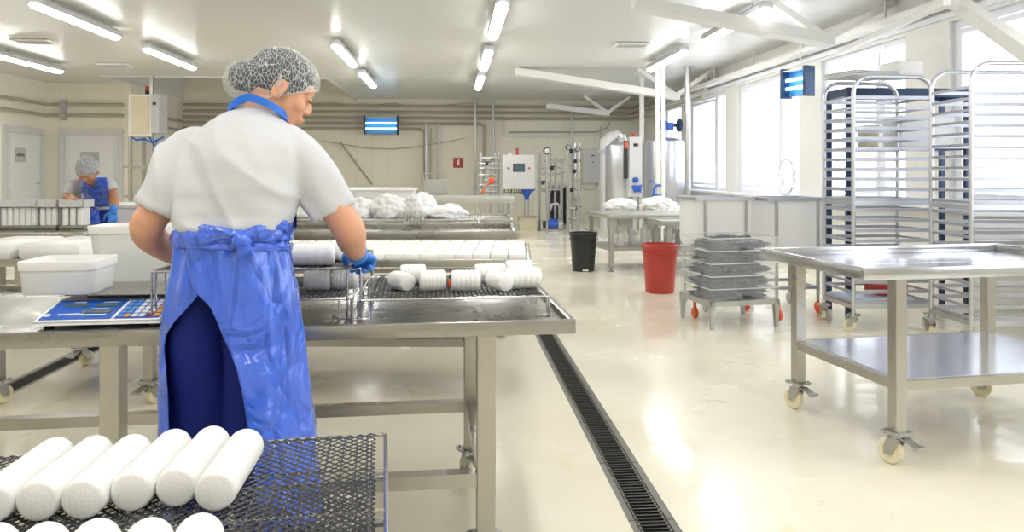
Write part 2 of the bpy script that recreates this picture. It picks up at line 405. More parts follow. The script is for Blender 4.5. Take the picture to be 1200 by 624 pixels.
mb = MB(); mb.box((5+14, 7, -.15), (28, 50, .1)); struct(mb.build('outdoor_ground', mat('outdoor_concrete', (.8, .82, .85), .9, var=.05)))  # light concrete ground outside the windows, pale to bounce light

# ---- doors
def door(n, loc, rz, w, h, label_sign):
    t = thing('door_%d' % n, '', 'door', loc, rz); del t['label']; del t['category']; struct(t)
    mb = MB()
    for sx in (-1, 1): mb.box((sx*(w/2+.05), -.03, h/2), (.12, .08, h))
    mb.box((0, -.03, h+.05), (w+.22, .08, .12)); mb.build('door_frame', M_lgrey, t)
    mb = MB(); mb.box((0, -.02, h/2), (w, .04, h-.01))
    mb.box((0, -.045, h*.75), (w*.86, .012, h*.42), None, .004); mb.box((0, -.045, h*.27), (w*.86, .012, h*.4), None, .004)
    mb.build('door_leaf', mat('door_white_%d' % n, (.82, .815, .81), .4), t)
    mb = MB(); mb.tube([(w*.42, -.04, 1.0), (w*.42, -.09, 1.0), (w*.30, -.09, 1.0)], .011); mb.build('door_handle', M_chrome, t)
    return t
p1 = DY(70, 200, YD); p2 = DY(146, 200, YD)
d2 = door(1, ((p1.x+p2.x)/2, YD, 0), 0, abs(p2.x-p1.x)-.25, 1.98, 0)
ya, yb = DX(2, 200, XL).y, DX(48, 200, XL).y
d1 = door(2, (XL, (ya+yb)/2, 0), PI/2, (yb-ya)-.2, 1.98, 0)
def sign(name, loc, rz, w, h, m, label, bars):
    t = thing(name, label, 'sign', loc, rz)
    mb = MB(); mb.box((0, -.006, 0), (w, .01, h)); mb.build('plate', m, t)
    mb = MB()
    for (x, z, bw, bh) in bars: mb.box((x, -.0125, z), (bw, .003, bh))
    mb.build('lettering', M_dark, t); return t
def glyphs(n, w, h, z=0):
    out = []; cwid = w/n
    for i in range(n):
        if i == n//2 and n > 8: continue
        x = -w/2+(i+.5)*cwid
        out += [(x-cwid*.28, z, cwid*.16, h), (x+cwid*.2, z, cwid*.14, h if i % 2 else h*.5), (x, z+h*.42*(1 if i % 3 else -1), cwid*.5, h*.18)]
    return out
c = DY(105, 185, YD-.06); sign('door_sign', (c.x, YD-.052, c.z), 0, .37, .24, M_sign, 'grey lettered sign high on the wide white door behind the worker', glyphs(11, .31, .05, -.03))
c = DX(24, 182, XL+.06); sign('door_sign', (XL+.052, c.y, c.z), PI/2, .34, .27, M_sign, 'grey lettered sign on the white door at the left edge', glyphs(7, .26, .05, 0))
# fire alarm sign (white extinguisher mark on red)
c = DY(537, 191, YB-.01); t = thing('fire_sign', 'small square red sign with white mark on the back wall', 'sign', (c.x, YB-.004, c.z))
MB().box((0, -.006, 0), (.25, .01, .25)).build('plate', M_red, t)
mb = MB(); mb.box((0, -.0125, 0), (.06, .003, .13)); mb.box((.015, -.0125, .08), (.05, .003, .02)); mb.build('mark', M_white, t)

# ---- ceiling lamps
def lamp(L):
    t = bpy.data.objects.new('ceiling_lamp', None); COL.objects.link(t)
    mb = MB(); pr = [(-.07, 0), (-.075, .05), (-.05, .085), (.05, .085), (.075, .05), (.07, 0)]
    mb.rings([[Vector((x, y, z)) for (x, z) in pr] for y in (-L/2, L/2)]); mb.build('housing', M_lampbody, t)
    mb = MB(); R = []
    for y, k in ((-L/2-.01, .7), (-L/2+.03, 1), (L/2-.03, 1), (L/2+.01, .7)):
        R.append([Vector((.066*k*math.cos(a), y, -.045*k*math.sin(a)+.002)) for a in [PI*q/8 for q in range(9)]])
    mb.rings(R); mb.build('diffuser', M_lamp, t, smooth='a')
    for y in (-L*.3, L*.3): MB().cyl((0, y, .08), (0, y, .13), .012, n=8).build('mount', M_grey, t)
    return t
l0 = lamp(1.8); rows = [(.50, [(8.2, 'nearest'), (11.1, 'middle'), (13.8, 'farthest'), (5.4, 0), (2.7, 0), (-.2, 0)], 'centre row of ceiling'),
 (-1.57, [(10.8, 'nearer'), (13.6, 'farther'), (1.4, 0), (-1.4, 0)], 'short row right of the hairnet'),
 (-4.22, [(8.6, 'nearer'), (11.3, 'farther'), (4.2, 0), (1.4, 0)], 'row above the left half of the room'),
 (-6.6, [(11.9, 'single')], 'far left of the ceiling'), (3.25, [(8.2, 'nearer'), (10.9, 'farther'), (2.7, 0), (-.2, 0)], 'row beside the window beams')]
i = 0
for X, L, w in rows:
    for Y, k in L:
        lab = '%s lit tube lamp in the %s' % (k, w) if k != 'single' else 'lit tube lamp at the %s above the doors' % w
        if k == 0: lab = 'added unseen tube lamp lighting the foreground from above and behind'  # unseen lamps continuing the rows, added to brighten the foreground
        if i == 0: l0.location = (X, Y, CEIL-.13); tag(l0, lab, 'ceiling lamp', 'ceiling tube lamps')
        else: dup(l0, (X, Y, CEIL-.13), 0, lab)
        i += 1

# ---- trusses by the window wall: sloping rafter with a V of struts
def truss(Yp, a, node, l, r, lab, big=.2):
    A = DY(*a, Yp); N = DY(*node, Yp); Lp = DY(*l, Yp); Rp = DY(*r, Yp)
    A.z = min(A.z, CEIL+.0); t = thing('roof_truss', lab, 'truss', (N.x, Yp, CEIL))
    o = Vector((N.x, Yp, CEIL))
    mb = MB(); d = (N-A).normalized(); mb.bar(A-o, N-o+d*.05, .12, big, up=(0, 1, 0)); mb.build('rafter', M_beam, t)
    for q in (Lp, Rp):
        q.z = CEIL-.005; mb = MB(); mb.bar(q-o, N-o+Vector((0, .01, .02)), .07, .09, up=(0, 1, 0)); mb.build('strut', M_beam, t)
truss(12.6, (604, 84), (792, 113), (747, 82), (835, 82), 'cream roof truss with struts above the steel tanks', .20)
truss(7.45, (742, 4), (968, 47), (902, 2), (1046, 2), 'thick cream roof truss nearest the tall racks', .21)
truss(17.2, (640, 124), (712, 133), (684, 119), (738, 119), 'farthest small cream roof truss close to the back wall', .09)
# diagonal brace at top right
a = DX(1112, 0, 4.3); bq = DX(1205, 54, 4.5)
mb = MB(); a = cam(1108, -6, 150); bq = cam(1212, 66, 190); mb.bar(Vector((0, 0, 0)), bq-a, .09, .10)
tag(mb.build('diagonal_brace', M_beam, loc=a), 'thick cream diagonal brace crossing the top right window', 'brace')
mb = MB(); a = cam(982, 62, 108); bq = cam(1110, 2, 165); mb.bar(Vector((0, 0, 0)), bq-a, .05, .05); 
tag(mb.build('slanting_brace', M_beam, loc=a), 'thin cream brace rising from the thick truss along the window wall', 'brace')
# cable tray along the window wall
t = thing('cable_tray', 'white cable tray running above the windows', 'cable tray', (4.60, 10, 2.78))
mb = MB(); mb.box((0, 0, 0), (.16, 9.5, .012)); mb.box((-.08, 0, .03), (.01, 9.5, .06)); mb.box((.08, 0, .03), (.01, 9.5, .06)); mb.build('tray', M_beam, t)
for k in range(6): MB().cyl((0, -4.3+1.7*k, .02), (0, -4.3+1.7*k, .27), .014, n=8).build('hanger', M_beam, t)
mb = MB(); mb.tube([(-.03+.02*math.sin(k), -4.6+.46*k, .02+.006*math.sin(k*2.1)) for k in range(20)], .016, 6); mb.build('cable', M_dark, t)
# vents and plates on the ceiling
for k, (px, py, lab) in enumerate([(40, 47, 'small grey ceiling vent at the upper left'), (135, 75, 'small grey ceiling vent above the doors'), (740, 51, 'small flat ceiling vent right of centre')]):
    p = P(px, py, CEIL); t = thing('ceiling_vent', lab, 'vent', (p.x, p.y, CEIL-.02))
    MB().box((0, 0, 0), (.5, .28, .025), None, .004).build('frame', M_beam, t)
    mb = MB()
    for q in range(5): mb.box((0, -.09+.045*q, -.015), (.4, .012, .01))
    mb.build('slat_panel', M_grey, t)

# ---- wall pipes
def pipe(pts, r, m, lab, cat='pipe', grp=None, nm='wall_pipe'):
    o = Vector(pts[0]); mb = MB(); mb.tube([Vector(p)-o for p in pts], r, 8)
    q = mb.build(nm, m, loc=o, smooth='a'); return tag(q, lab, cat, grp)
rows5 = [124, 131, 138, 144.5, 151]; nm5 = ['topmost', 'second from top', 'middle', 'second from bottom', 'lowest']
ends = [(738, 5.5), (738, 5.5), (738, 5.5), (566, 0), (496, 0)]
for k, py in enumerate(rows5):
    a = DY(222, py-3, YB-.09); zz = DY(400, py, YB-.09).z; yb_ = YB-.09
    pts = [(XN+.06, yb_, zz)]
    e = DY(ends[k][0], py, yb_)
    pts.append((e.x-.03*k, yb_, zz))
    if ends[k][1]: pts += [(e.x-.03*k+.06, yb_-.06, zz), (e.x-.03*k+.06, yb_-ends[k][1], zz)]
    else:
        pts += [(e.x+.04, yb_, zz-.05), (e.x+.04, yb_, .95)]
    pipe(pts, .036, M_pipe, 'cream painted pipe on the back wall, %s of the five' % nm5[k], grp='pipes along the back wall')
for k, (z, nm_) in enumerate([(2.60, 'upper'), (2.38, 'lower')]):
    pipe([(XL+.08, 6, z), (XL+.08, YD-.14, z), (XL+.14, YD-.08, z), (-6.72, YD-.08, z)], .032, M_pipe, '%s of the two thin pipes around the doors corner' % nm_, grp='pipes above the doors')
    pipe([(XN+.07, YD+.1, z-.15), (XN+.07, YB-.2, z-.15)], .032, M_pipe, '%s of the two pipes behind the control cabinet tower' % nm_, grp='pipes on the return wall')
# pipe clamps
for k, (px, py) in enumerate([(33, 122), (67, 131)]):
    p = (XL+.03, 11.9, 2.49) if k == 0 else (-7.9, YD-.03, 2.49)
    mb = MB(); mb.box((0, 0, 0), (.08, .06, .42) if k else (.06, .08, .42)); mb.box((0, -.04 if k else 0, -.12), (.1, .1, .06)); mb.box((0, -.04 if k else 0, .11), (.1, .1, .06))
    tag(mb.build('pipe_clamp', M_grey, loc=p), ['grey clamp holding two pipes on the left wall', 'grey clamp holding two pipes beside the wide door'][k], 'clamp')
# back wall vertical pipes
for k, (px, y0, y1, r, lab) in enumerate([(499, 145, 222, .03, 'slim steel pipe dropping right of the blue lit lamp'), (505, 150, 222, .018, 'thin brown pipe between two steel pipes on the back wall'), (514, 145, 222, .03, 'steel pipe standing left of the red sign'),
      (557, 116, 235, .035, 'pale vertical pipe left of the control panel'), (578, 118, 190, .035, 'grey vertical pipe above the pipe manifold'), (670, 128, 200, .02, 'thin vertical pipe rising from the manifold to the ceiling')]):
    a = DY(px, y0, YB-.2); b_ = DY(px, y1, YB-.2)
    mb = MB(); mb.cyl((0, 0, 0), (0, 0, a.z-b_.z), r, n=10)
    for z in (.25, .7): mb.cyl((0, 0, z), (0, 0, z+.05), r*1.5, n=10)
    for z in (.12, (a.z-b_.z)*.85): mb.box((0, .1, z), (.03, .2, .03))
    tag(mb.build('vertical_pipe', M_pipes if k != 1 else M_pipe, loc=(a.x, YB-.2, b_.z)), lab, 'pipe', 'vertical pipes at the back')
# diagonal brace pipe + loose cable on back wall
a = DY(398, 166, YB-.028); b_ = DY(436, 216, YB-.028); mb = MB(); mb.tube([(0, 0, 0), b_-a], .02); tag(mb.build('slanting_pipe', M_pipe, loc=a), 'thin slanting pipe on the back wall left of the blue lamp', 'pipe')
pts = [DY(x, y, YB-.03) for x, y in [(352, 122), (390, 121), (430, 126), (450, 122), (462, 121), (482, 126), (520, 124), (545, 121), (560, 122)]]
o = pts[0]; mb = MB(); mb.tube([p-o for p in pts], .009, 6); tag(mb.build('loose_cable', M_pipe, loc=o-Vector((0, .06, 0))), 'sagging cable near the ceiling above the blue lamp', 'cable')
pts = [DY(x, y, YB-.03) for x, y in [(377, 165), (400, 169), (430, 173.5), (460, 175), (490, 172), (520, 167), (545, 162)]]
o = pts[0]; mb = MB(); mb.tube([p-o for p in pts], .011, 6); tag(mb.build('hanging_cable', M_pipe, loc=o-Vector((0, .06, 0))), 'long cable sagging across the back wall below the blue lamp', 'cable')
# white conduit on back wall right + rails
pts = [DY(x, y, YB-.06) for x, y in [(590, 128), (590, 160), (600, 160.5), (655, 160.5), (720, 158)]]
pipe(pts, .018, M_white, 'white conduit bent along the back wall above the control panel', 'conduit')
pipe([DY(x, y, YB-.1) for x, y in [(596, 155), (700, 155), (712, 150), (716, 138)]], .02, M_pipes, 'steel pipe running right above the manifold', 'pipe')
for k, (px, y0, y1, s, r, lab) in enumerate([(752, 118, 240, 62, .045, 'white pole beside the steel tank, left of the three'), (771, 118, 215, 69, .045, 'white pole between the two tanks, middle of the three'), (777, 118, 180, 70.5, .03, 'thin white pole touching the right tank'), (806, 110, 232, 68, .05, 'grey pole at the pier right of the tanks')]):
    a = cam(px, 200, s); z1 = CEIL if k != 3 else CEIL; mb = MB(); mb.cyl((0, 0, 0), (0, 0, z1), r, n=12); mb.cyl((0, 0, 0), (0, 0, .02), r*2.2, n=12)
    mb.cyl((0, 0, z1-.015), (0, 0, z1), r*2, n=12)
    tag(mb.build('standing_pole', M_beam if k < 3 else M_pipes, loc=(a.x, a.y, 0)), lab, 'pole')
# ---- insect lamps with blue tubes
def uvlamp(loc, rz, w, h, lab):
    t = thing('insect_lamp', lab, 'insect lamp', loc, rz)
    MB().box((0, 0, 0), (w, .04, h)).build('back_plate', M_uvback, t)
    for s_ in (-1, 1): MB().box((s_*w/2, -.05, 0), (.04, .16, h*1.12), None, .006).build('end_cap', M_navy, t)
    for z in (-.2, .12): MB().cyl((-w*.47, -.06, h*z), (w*.47, -.06, h*z), .022, n=10).build('tube', M_uv, t, smooth='a')
    MB().box((0, -.05, h*.46), (w, .13, .015)).build('hood', M_lgrey, t)
    if not rz: MB().box((0, .135, h*.35), (.06, .225, .05)).build('bracket', M_lgrey, t)
    return t
c = DY(447, 147, YB-.25); uvlamp((c.x, YB-.25, c.z), 0, .80, .42, 'blue glowing insect lamp on the pipes of the back wall')
c = DX(938, 97, 4.28); t = uvlamp((c.x, c.y, c.z), -PI/2+.30, .38, .33, 'blue glowing insect lamp hanging by the windows')
mb = MB(); mb.cyl((0, 0, .15), (0, 0, CEIL-c.z-.01), .01, n=6); mb.build('hanger', M_lgrey, t)
# cable coil on the pier
c = DX(924, 207, XR-.05); t = thing('cable_coil', 'round coil of grey cable standing on the window sill', 'cable coil', c)
mb = MB(); cc = []
for k in range(41): 
    a = 2*PI*k/20; cc.append((-.02-.0006*k, .24*math.cos(a)*(1+.08*math.sin(a*.5)), .24*math.sin(a)))
mb.tube(cc, .011, 6); mb.tube([(-.02, .1, -.05), (-.02, .04, -.2), (-.02, .05, ZS+.0265-c.z)], .01, 6); mb.build('cable', M_lgrey, t, smooth=True)
MB().box((-.02, .05, ZS+.036-c.z), (.08, .08, .02)).build('stand_foot', M_lgrey, t)
# ================================================================ FURNITURE
def caster(par, x, y, zt, wm=None, rz=0., brake=True, r=None):
    """swivel caster: plate, fork, wheel; hangs from zt down to the floor"""
    wm = wm or M_nylon; r = r or (zt-.02)*.42; R = Matrix.Rotation(rz, 4, 'Z'); T = Matrix.Translation((x, y, 0))
    mb = MB(); mb.box((0, 0, zt-.004), (.09, .09, .008)); mb.cyl((0, 0, zt-.03), (0, 0, zt-.006), .028, n=12)
    for sx in (-1, 1):
        mb.rings([[Vector((sx*.024+q, a, b)) for (a, b) in ((-.03, zt-.028), (.028, zt-.028), (.045, r+.02), (.045, r-.012), (.015, r-.012))] for q in (-.002, .002)])
        for sy in (-1, 1): mb.cyl((sx*.034, sy*.034, zt-.016), (sx*.034, sy*.034, zt+.006), .006, n=6)
    mb.box((0, 0, zt-.03), (.052, .06, .005)); mb.cyl((-.03, .03, r), (.03, .03, r), .007, n=8)
    if brake: mb.box((0, -.065, zt-.035), (.045, .07, .006), Matrix.Rotation(.35, 3, 'X')); mb.box((0, -.095, zt-.045), (.05, .02, .014))
    mb.xf(T @ R); c = mb.build('caster', M_galv, par)
    w = MB(); w.lathe([(.008, -.017), (r*.5, -.014), (r*.55, -.017), (r*.9, -.017), (r, -.012), (r, .012), (r*.9, .017), (r*.55, .017), (r*.5, .014), (.008, .017)], (0, .03, r), 24, 'X').xf(T @ R)
    w.build('wheel', wm, c, smooth='a'); return c
def foot(par, x, y, zt):
    mb = MB(); mb.cyl((x, y, .012), (x, y, zt), .012, n=10); mb.lathe([(.03, 0), (.03, .008), (.012, .016)], (x, y, 0), 14)
    return mb.build('foot', M_galv, par)
def table(name, lab, loc, rz, L, D, Hh, legs, lw=.05, lip=.04, rim=.022, feet='caster', rails=None, shelf=None, group=None, m=None, mt=None, fh=.13, crz=0, deep=.018, wm=None):
    m = m or M_steel; mt = mt or m
    t = thing(name, lab, 'table', loc, rz, group)
    mb = MB(); mb.box((0, 0, Hh-deep-.005), (L-.01, D-.01, .01)); w = rim
    for s in (-1, 1):
        mb.box((0, s*(D/2-w/2), Hh-lip/2), (L, w, lip), None, .003); mb.box((s*(L/2-w/2), 0, Hh-lip/2), (w, D-2*w, lip), None, .003)
    mb.box((0, 0, Hh-lip-.001), (L-.12, .04, .028))
    mb.build('table_top', mt, t, smooth='a')
    xs = sorted({a for a, b in legs}); ys = sorted({b for a, b in legs})
    z0 = fh if feet else 0.
    for (x, y) in legs:
        mb = MB(); mb.box((x, y, (z0+Hh-lip)/2), (lw, lw, Hh-lip-z0), None, .003); mb.build('leg', m, t)
        if feet == 'caster': caster(t, x, y, z0, rz=crz+random.uniform(-.3, .3), wm=wm)
        elif feet == 'foot': foot(t, x, y, z0)
    if rails:
        for z, sides in rails:
            for y in ys:
                if 'L' in sides: MB().box(((xs[0]+xs[-1])/2, y, z), (xs[-1]-xs[0]-lw, lw*.8, .04)).build('long_rail', m, t)
            for x in xs:
                if 'S' in sides and len(ys) > 1: MB().box((x, (ys[0]+ys[-1])/2, z), (lw*.8, ys[-1]-ys[0]-lw, .04)).build('side_rail', m, t)
    if shelf:
        MB().box(((xs[0]+xs[-1])/2, (ys[0]+ys[-1])/2, shelf), (xs[-1]-xs[0]-lw*.6, ys[-1]-ys[0]-lw*.2, .012)).build('lower_shelf', mt, t)
    return t
def place(fr, rz, L, D):
    """centre of a table from its front-right corner"""
    c, s = math.cos(rz), math.sin(rz); u = Vector((c, s, 0)); v = Vector((-s, c, 0)); o = fr-u*L/2+v*D/2; return Vector((o.x, o.y, 0))
def fl(fl_, rz, L, D):
    c, s = math.cos(rz), math.sin(rz); u = Vector((c, s, 0)); v = Vector((-s, c, 0)); o = fl_+u*L/2+v*D/2; return Vector((o.x, o.y, 0))
def loc2w(o, rz, x, y, z):
    c, s = math.cos(rz), math.sin(rz); return Vector((o.x+c*x-s*y, o.y+s*x+c*y, z))
# table 1 : the work table the woman stands at
H1 = .78; FR = P(675, 375, H1); FL_ = P(0, 392, H1); R1 = math.atan2(FR.y-FL_.y, FR.x-FL_.x); L1, D1 = 2.3, .92
T1 = place(FR, R1, L1, D1); S1 = H1-.018
xr_ = L1/2-.265; lg = [(x, y) for x in (xr_, xr_-1.06, -L1/2+.1) for y in (-D1/2+.06, D1/2-.18)]
table('work_table', 'long wet steel work table on castors in front of the woman in the blue apron', T1, R1, L1, D1, H1, lg, .056, .042, rails=[(.30, 'LS')], mt=M_steeld, crz=.6)
def t1(px, py, h):  # pixel on a height -> table-1 local x,y
    p = P(px, py, h)-T1; c, s = math.cos(-R1), math.sin(-R1); return (c*p.x-s*p.y, s*p.x+c*p.y)
# table 2 : slabs
H2 = .77; R2 = math.radians(-5); L2, D2 = 3.1, .86; T2 = place(P(623, 304.5, H2), R2, L2, D2)
table('slab_table', 'steel table behind the work table carrying the row of white slabs', T2, R2, L2, D2, H2, [(x, y) for x in (L2/2-.27, -.45, -L2/2+.3) for y in (-D2/2+.06, D2/2-.06)], .05, .04, rails=[(.33, 'LS')], shelf=.36)
# table 3 : trough
R3 = math.radians(-3); L3, D3 = 2.7, .95; T3 = place(P(606, 271, .79), R3, L3, D3)
table('draining_trough', 'shallow steel draining trough on legs behind the white slabs', T3, R3, L3, D3, .79, [(x, y) for x in (L3/2-.1, -L3/2+.1) for y in (-D3/2+.06, D3/2-.06)], .045, .06, .03, rails=[(.3, 'LS')], mt=M_steeld, deep=.05)
# table 4 : cloths
R4 = math.radians(-1); L4, D4 = 2.6, .9; T4 = place(P(603, 257, .78), R4, L4, D4)
table('cloth_table', 'steel table under the heap of white cheesecloths', T4, R4, L4, D4, .78, [(x, y) for x in (L4/2-.1, -L4/2+.1) for y in (-D4/2+.06, D4/2-.06)], .045, .06, .03, rails=[(.3, 'LS')], mt=M_steeld)
# table 5 : far
L5, D5 = 2.3, .8; T5 = place(P(603, 230.5, .77), 0, L5, D5)
table('far_table', 'far steel table in front of the control panel', T5, 0, L5, D5, .77, [(x, y) for x in (L5/2-.06, -L5/2+.06) for y in (-D5/2+.06, D5/2-.06)], .06, .12, .03, feet='foot', fh=.06, rails=[(.25, 'LS')], m=M_galv)
# table left : moulds
L6, D6 = 1.9, .85; T6 = place(P(97, 273, .77), 0, L6, D6)
table('mould_table', 'steel table at the left edge carrying the blocks of white moulds', T6, 0, L6, D6, .77, [(x, y) for x in (L6/2-.48, -L6/2+.06) for y in (-D6/2+.06, D6/2-.06)], .05, .05, .02, rails=[(.3, 'LS')])
# right table
H7 = .83; R7 = math.radians(6.0); c7 = P(1013, 315, H7); L7, D7 = 1.42, .82; T7 = fl(c7, R7, L7, D7)
table('empty_table', 'empty steel table on white castors with a bare lower shelf at the right', T7, R7, L7, D7, H7, [(x, y) for x in (-L7/2+.19, L7/2-.1) for y in (-D7/2+.05, D7/2-.05)], .052, .05, .02, rails=[(.335, 'LS')], shelf=.35, mt=M_top, fh=.145, crz=.5, deep=.038)
# right back tables
R8 = math.radians(8); c8 = P(713, 252, .70); L8, D8 = 1.75, .9; T8 = fl(c8, R8, L8, D8)
table('curd_table', 'far steel table with white heaps on top left of the red bucket', T8, R8, L8, D8, .70, [(x, y) for x in (-L8/2+.06, L8/2-.06) for y in (-D8/2+.06, D8/2-.06)], .055, .05, .02, rails=[(.27, 'LS')], shelf=.29, feet='foot', fh=.05, m=M_galv)
R9 = math.radians(4); c9 = P(776, 259, .66); L9, D9 = 1.1, .55; T9 = fl(c9, R9, L9, D9)
table('side_table', 'small steel table standing behind the red bucket', T9, R9, L9, D9, .66, [(x, y) for x in (-L9/2+.1, L9/2-.06) for y in (-D9/2+.06, D9/2-.06)], .05, .06, .02, rails=[(.25, 'LS')], feet='foot', fh=.05, m=M_galv)

# ---- wire racks with black netting
def net_mesh(W_, D_, z, cell, r):
    mb = MB(); nx, ny = int(W_/cell), int(D_/cell); cx_, cy_ = W_/nx, D_/ny
    def V(i, j): return Vector((-W_/2+i*cx_, -D_/2+j*cy_, z+.0025*noise.noise(Vector((i*.2, j*.2, 1)))))
    def seg(a, b):
        d = (b-a); n = Vector((-d.y, d.x, 0)).normalized()*r; u = Vector((0, 0, r*.7))
        q = [mb.bm.verts.new(p) for p in (a-n, a+u, a+n, b-n, b+u, b+n)]
        mb.bm.faces.new((q[0], q[1], q[4], q[3])); mb.bm.faces.new((q[1], q[2], q[5], q[4])); mb.bm.faces.new((q[2], q[0], q[3], q[5]))
    for j in range(ny):     # hexagonal-ish zigzag rows
        for i in range(nx):
            if (i+j) % 2 == 0:
                a = V(i, j); b_ = V(i+1, j+1); seg(a, b_)
                if i+1 <= nx: seg(V(i+1, j+1), V(i+2, j)) if i+2 <= nx else None
    for j in range(0, ny+1):
        if j % 1 == 0: 
            pts = [V(i, j) for i in range(nx+1)]
    return mb
def wire_rack(W_, D_, h, cell=.012, r=.0016, wire=.0035, net=True, bottom=True):
    t = bpy.data.objects.new('wire_rack', None); COL.objects.link(t)
    mb = MB(); c = .012
    pts = []
    for (sx, sy) in ((1, 1), (-1, 1), (-1, -1), (1, -1)):
        for k in range(4):
            a = {(1, 1): 0, (-1, 1): PI/2, (-1, -1): PI, (1, -1): 1.5*PI}[(sx, sy)]+k*PI/6
            pts.append((sx*(W_/2-c)+c*math.cos(a), sy*(D_/2-c)+c*math.sin(a), h))
    mb.tube(pts, wire, 8, closed=True)
    n = int(W_/.03)
    for i in range(n+1): 
        x = -W_/2+W_*i/n; mb.tube([(x, -D_/2, h-.003), (x, D_/2, h-.003)], wire*.45, 5)
    for y in (-D_/4, 0, D_/4): mb.tube([(-W_/2, y, h-.005), (W_/2, y, h-.005)], wire*.6, 6)
    mb.build('frame', M_chrome, t, smooth='a')
    for sx in (-1, 1):
        for sy in (-1, 1):
            mb = MB(); x = sx*(W_/2-.001); g = .035
            mb.tube([(x, sy*(D_/2-.004), h), (x, sy*(D_/2-.004), .006), (x, sy*(D_/2-.008), .0038), (x, sy*(D_/2-g), .0038), (x, sy*(D_/2-g-.003), .006), (x, sy*(D_/2-g-.003), h)], wire*.9, 8)
            mb.tube([(x-sx*.04, sy*(D_/2-.002), h), (x-sx*.04, sy*(D_/2-.002), .004), (x-sx*.002, sy*(D_/2-.002), .004)], wire*.8, 8)
            mb.build('leg', M_chrome, t, smooth='a')
    if net: net_mesh(W_-.045, D_-.012, h+.004, cell, r).build('netting', M_net, t)
    return t
RW, RD = .60, .50
ra = wire_rack(RW, RD, .062, .014, .0034)
x, y = t1(645, 372, S1); rp = (x-RW/2, y+RD/2+.02)
p = loc2w(T1, R1, rp[0], rp[1], S1); ra.location = p; ra.rotation_euler.z = R1
tag(ra, 'low wire rack with black netting on the right half of the work table', 'wire rack', 'netted wire racks')
x2, y2 = t1(424, 374, S1); rp2 = (x2-RW/2-.012, y2+RD/2+.012)
p = loc2w(T1, R1, rp2[0], rp2[1]-.01, S1)
rb = dup(ra, p, R1, 'low wire rack with black netting standing inside the taller wire rack by the woman')
rb.scale = (.93, .97, 1)
rc = wire_rack(RW+.02, RD+.03, .158, .014, .0034, .004, net=True)
rc.name = 'wire_rack'; rc.location = loc2w(T1, R1, rp2[0], rp2[1]-.005, S1); rc.rotation_euler.z = R1
tag(rc, 'tall wire rack on the work table under the gloved right hand', 'wire rack', None)
# ---- cheese rolls
def roll(L, r, seed, ridges=0):
    rnd = random.Random(seed); mb = MB(); prof = [(1e-4, -L/2), (r*.8, -L/2+.001), (r*.95, -L/2+.004), (r, -L/2+.012)]
    n = 22
    for k in range(1, n):
        z = -L/2+.012+(L-.024)*k/n; prof.append((r*(1+.018*math.sin(ridges*k/n*2*PI) if ridges else r and 1)*(1+rnd.uniform(-.006, .006)), z))
    prof += [(r, L/2-.012), (r*.95, L/2-.004), (r*.8, L/2-.001), (1e-4, L/2)]
    mb.lathe(prof, (0, 0, r), 28, 'Y'); return mb
def put_roll(px, py, h, s_, L, r, ang, lab, grp, seed, z=None, ridges=5):
    q = cam(px, py, s_); o = roll(L, r, seed, ridges).build('cheese_roll', M_cheese, smooth=True, loc=(q.x, q.y, h), rz=ang)
    return tag(o, lab, 'cheese', grp)
ZN = S1+.062+.0065
def s_at(py, h): return (py-YH)/(H-h)
near = [(470, 346, 345, .095, R1+.55+PI, 'small white cheese roll with its round end facing us, leftmost on the netted rack', .030),
 (507, 347, 348, .088, R1+PI/2+.06, 'ribbed white cheese roll lying crosswise, second along the front of the right rack', .034),
 (546, 347, 349, .098, R1+PI/2-.05, 'ribbed white cheese roll lying crosswise in the middle of the right rack', .034),
 (585, 346.5, 347, .09, R1+.5+PI, 'white cheese roll showing its round end, right of the middle on the rack', .031),
 (612, 344, 340, .125, R1+PI/2+.22, 'long white cheese roll leaning at the right end of the rack', .035)]
for k, (px, py, s_, L, a, lab, r) in enumerate(near):
    sc_ = s_at(py-1, ZN); put_roll(px, py, ZN, sc_*.965, L, r, a, lab, None, k)
back = [(484, 333, .09, R1+PI/2, 'white cheese roll half hidden at the back left of the right rack'), (574, 332, .11, R1+PI/2+.05, 'white cheese roll in the back row of the right rack between two front rolls'), (608, 327, .10, R1+PI/2, 'white cheese roll farthest back at the right end of the rack')]
for k, (px, py, L, a, lab) in enumerate(back):
    put_roll(px, py, ZN, s_at(py, ZN), L, .034, a, lab, None, 20+k)
for k, (px, py, L, lab) in enumerate([(372, 340, .085, 'ribbed white cheese roll under the tall wire rack beside the apron'), (405, 339, .085, 'ribbed white cheese roll under the tall wire rack below the gloved hand')]):
    put_roll(px, py, ZN, s_at(py, ZN), L, .034, R1+PI/2, lab, None, 30+k)
ZU = S1+.158+.0065
put_roll(362, 309, ZU, s_at(311, ZU), .16, .034, R1+PI/2, 'long white cheese roll on top of the tall wire rack beside the apron', None, 40)
put_roll(398, 304, ZU, s_at(305, ZU), .10, .032, R1+.5, 'white cheese roll on the tall wire rack pointing away behind the right forearm', None, 41)
# small orange clips among the rolls
for k, (px, py, lab) in enumerate([(495, 331, 'orange clip behind the rolls, left one'), (530, 336, 'orange clip between the two crosswise rolls')]):
    q = P(px, py, ZN); o = MB().box((0, 0, .012), (.03, .012, .024), None, .003).build('plastic_clip', M_orange, loc=(q.x, q.y, ZN)); tag(o, lab, 'clip')
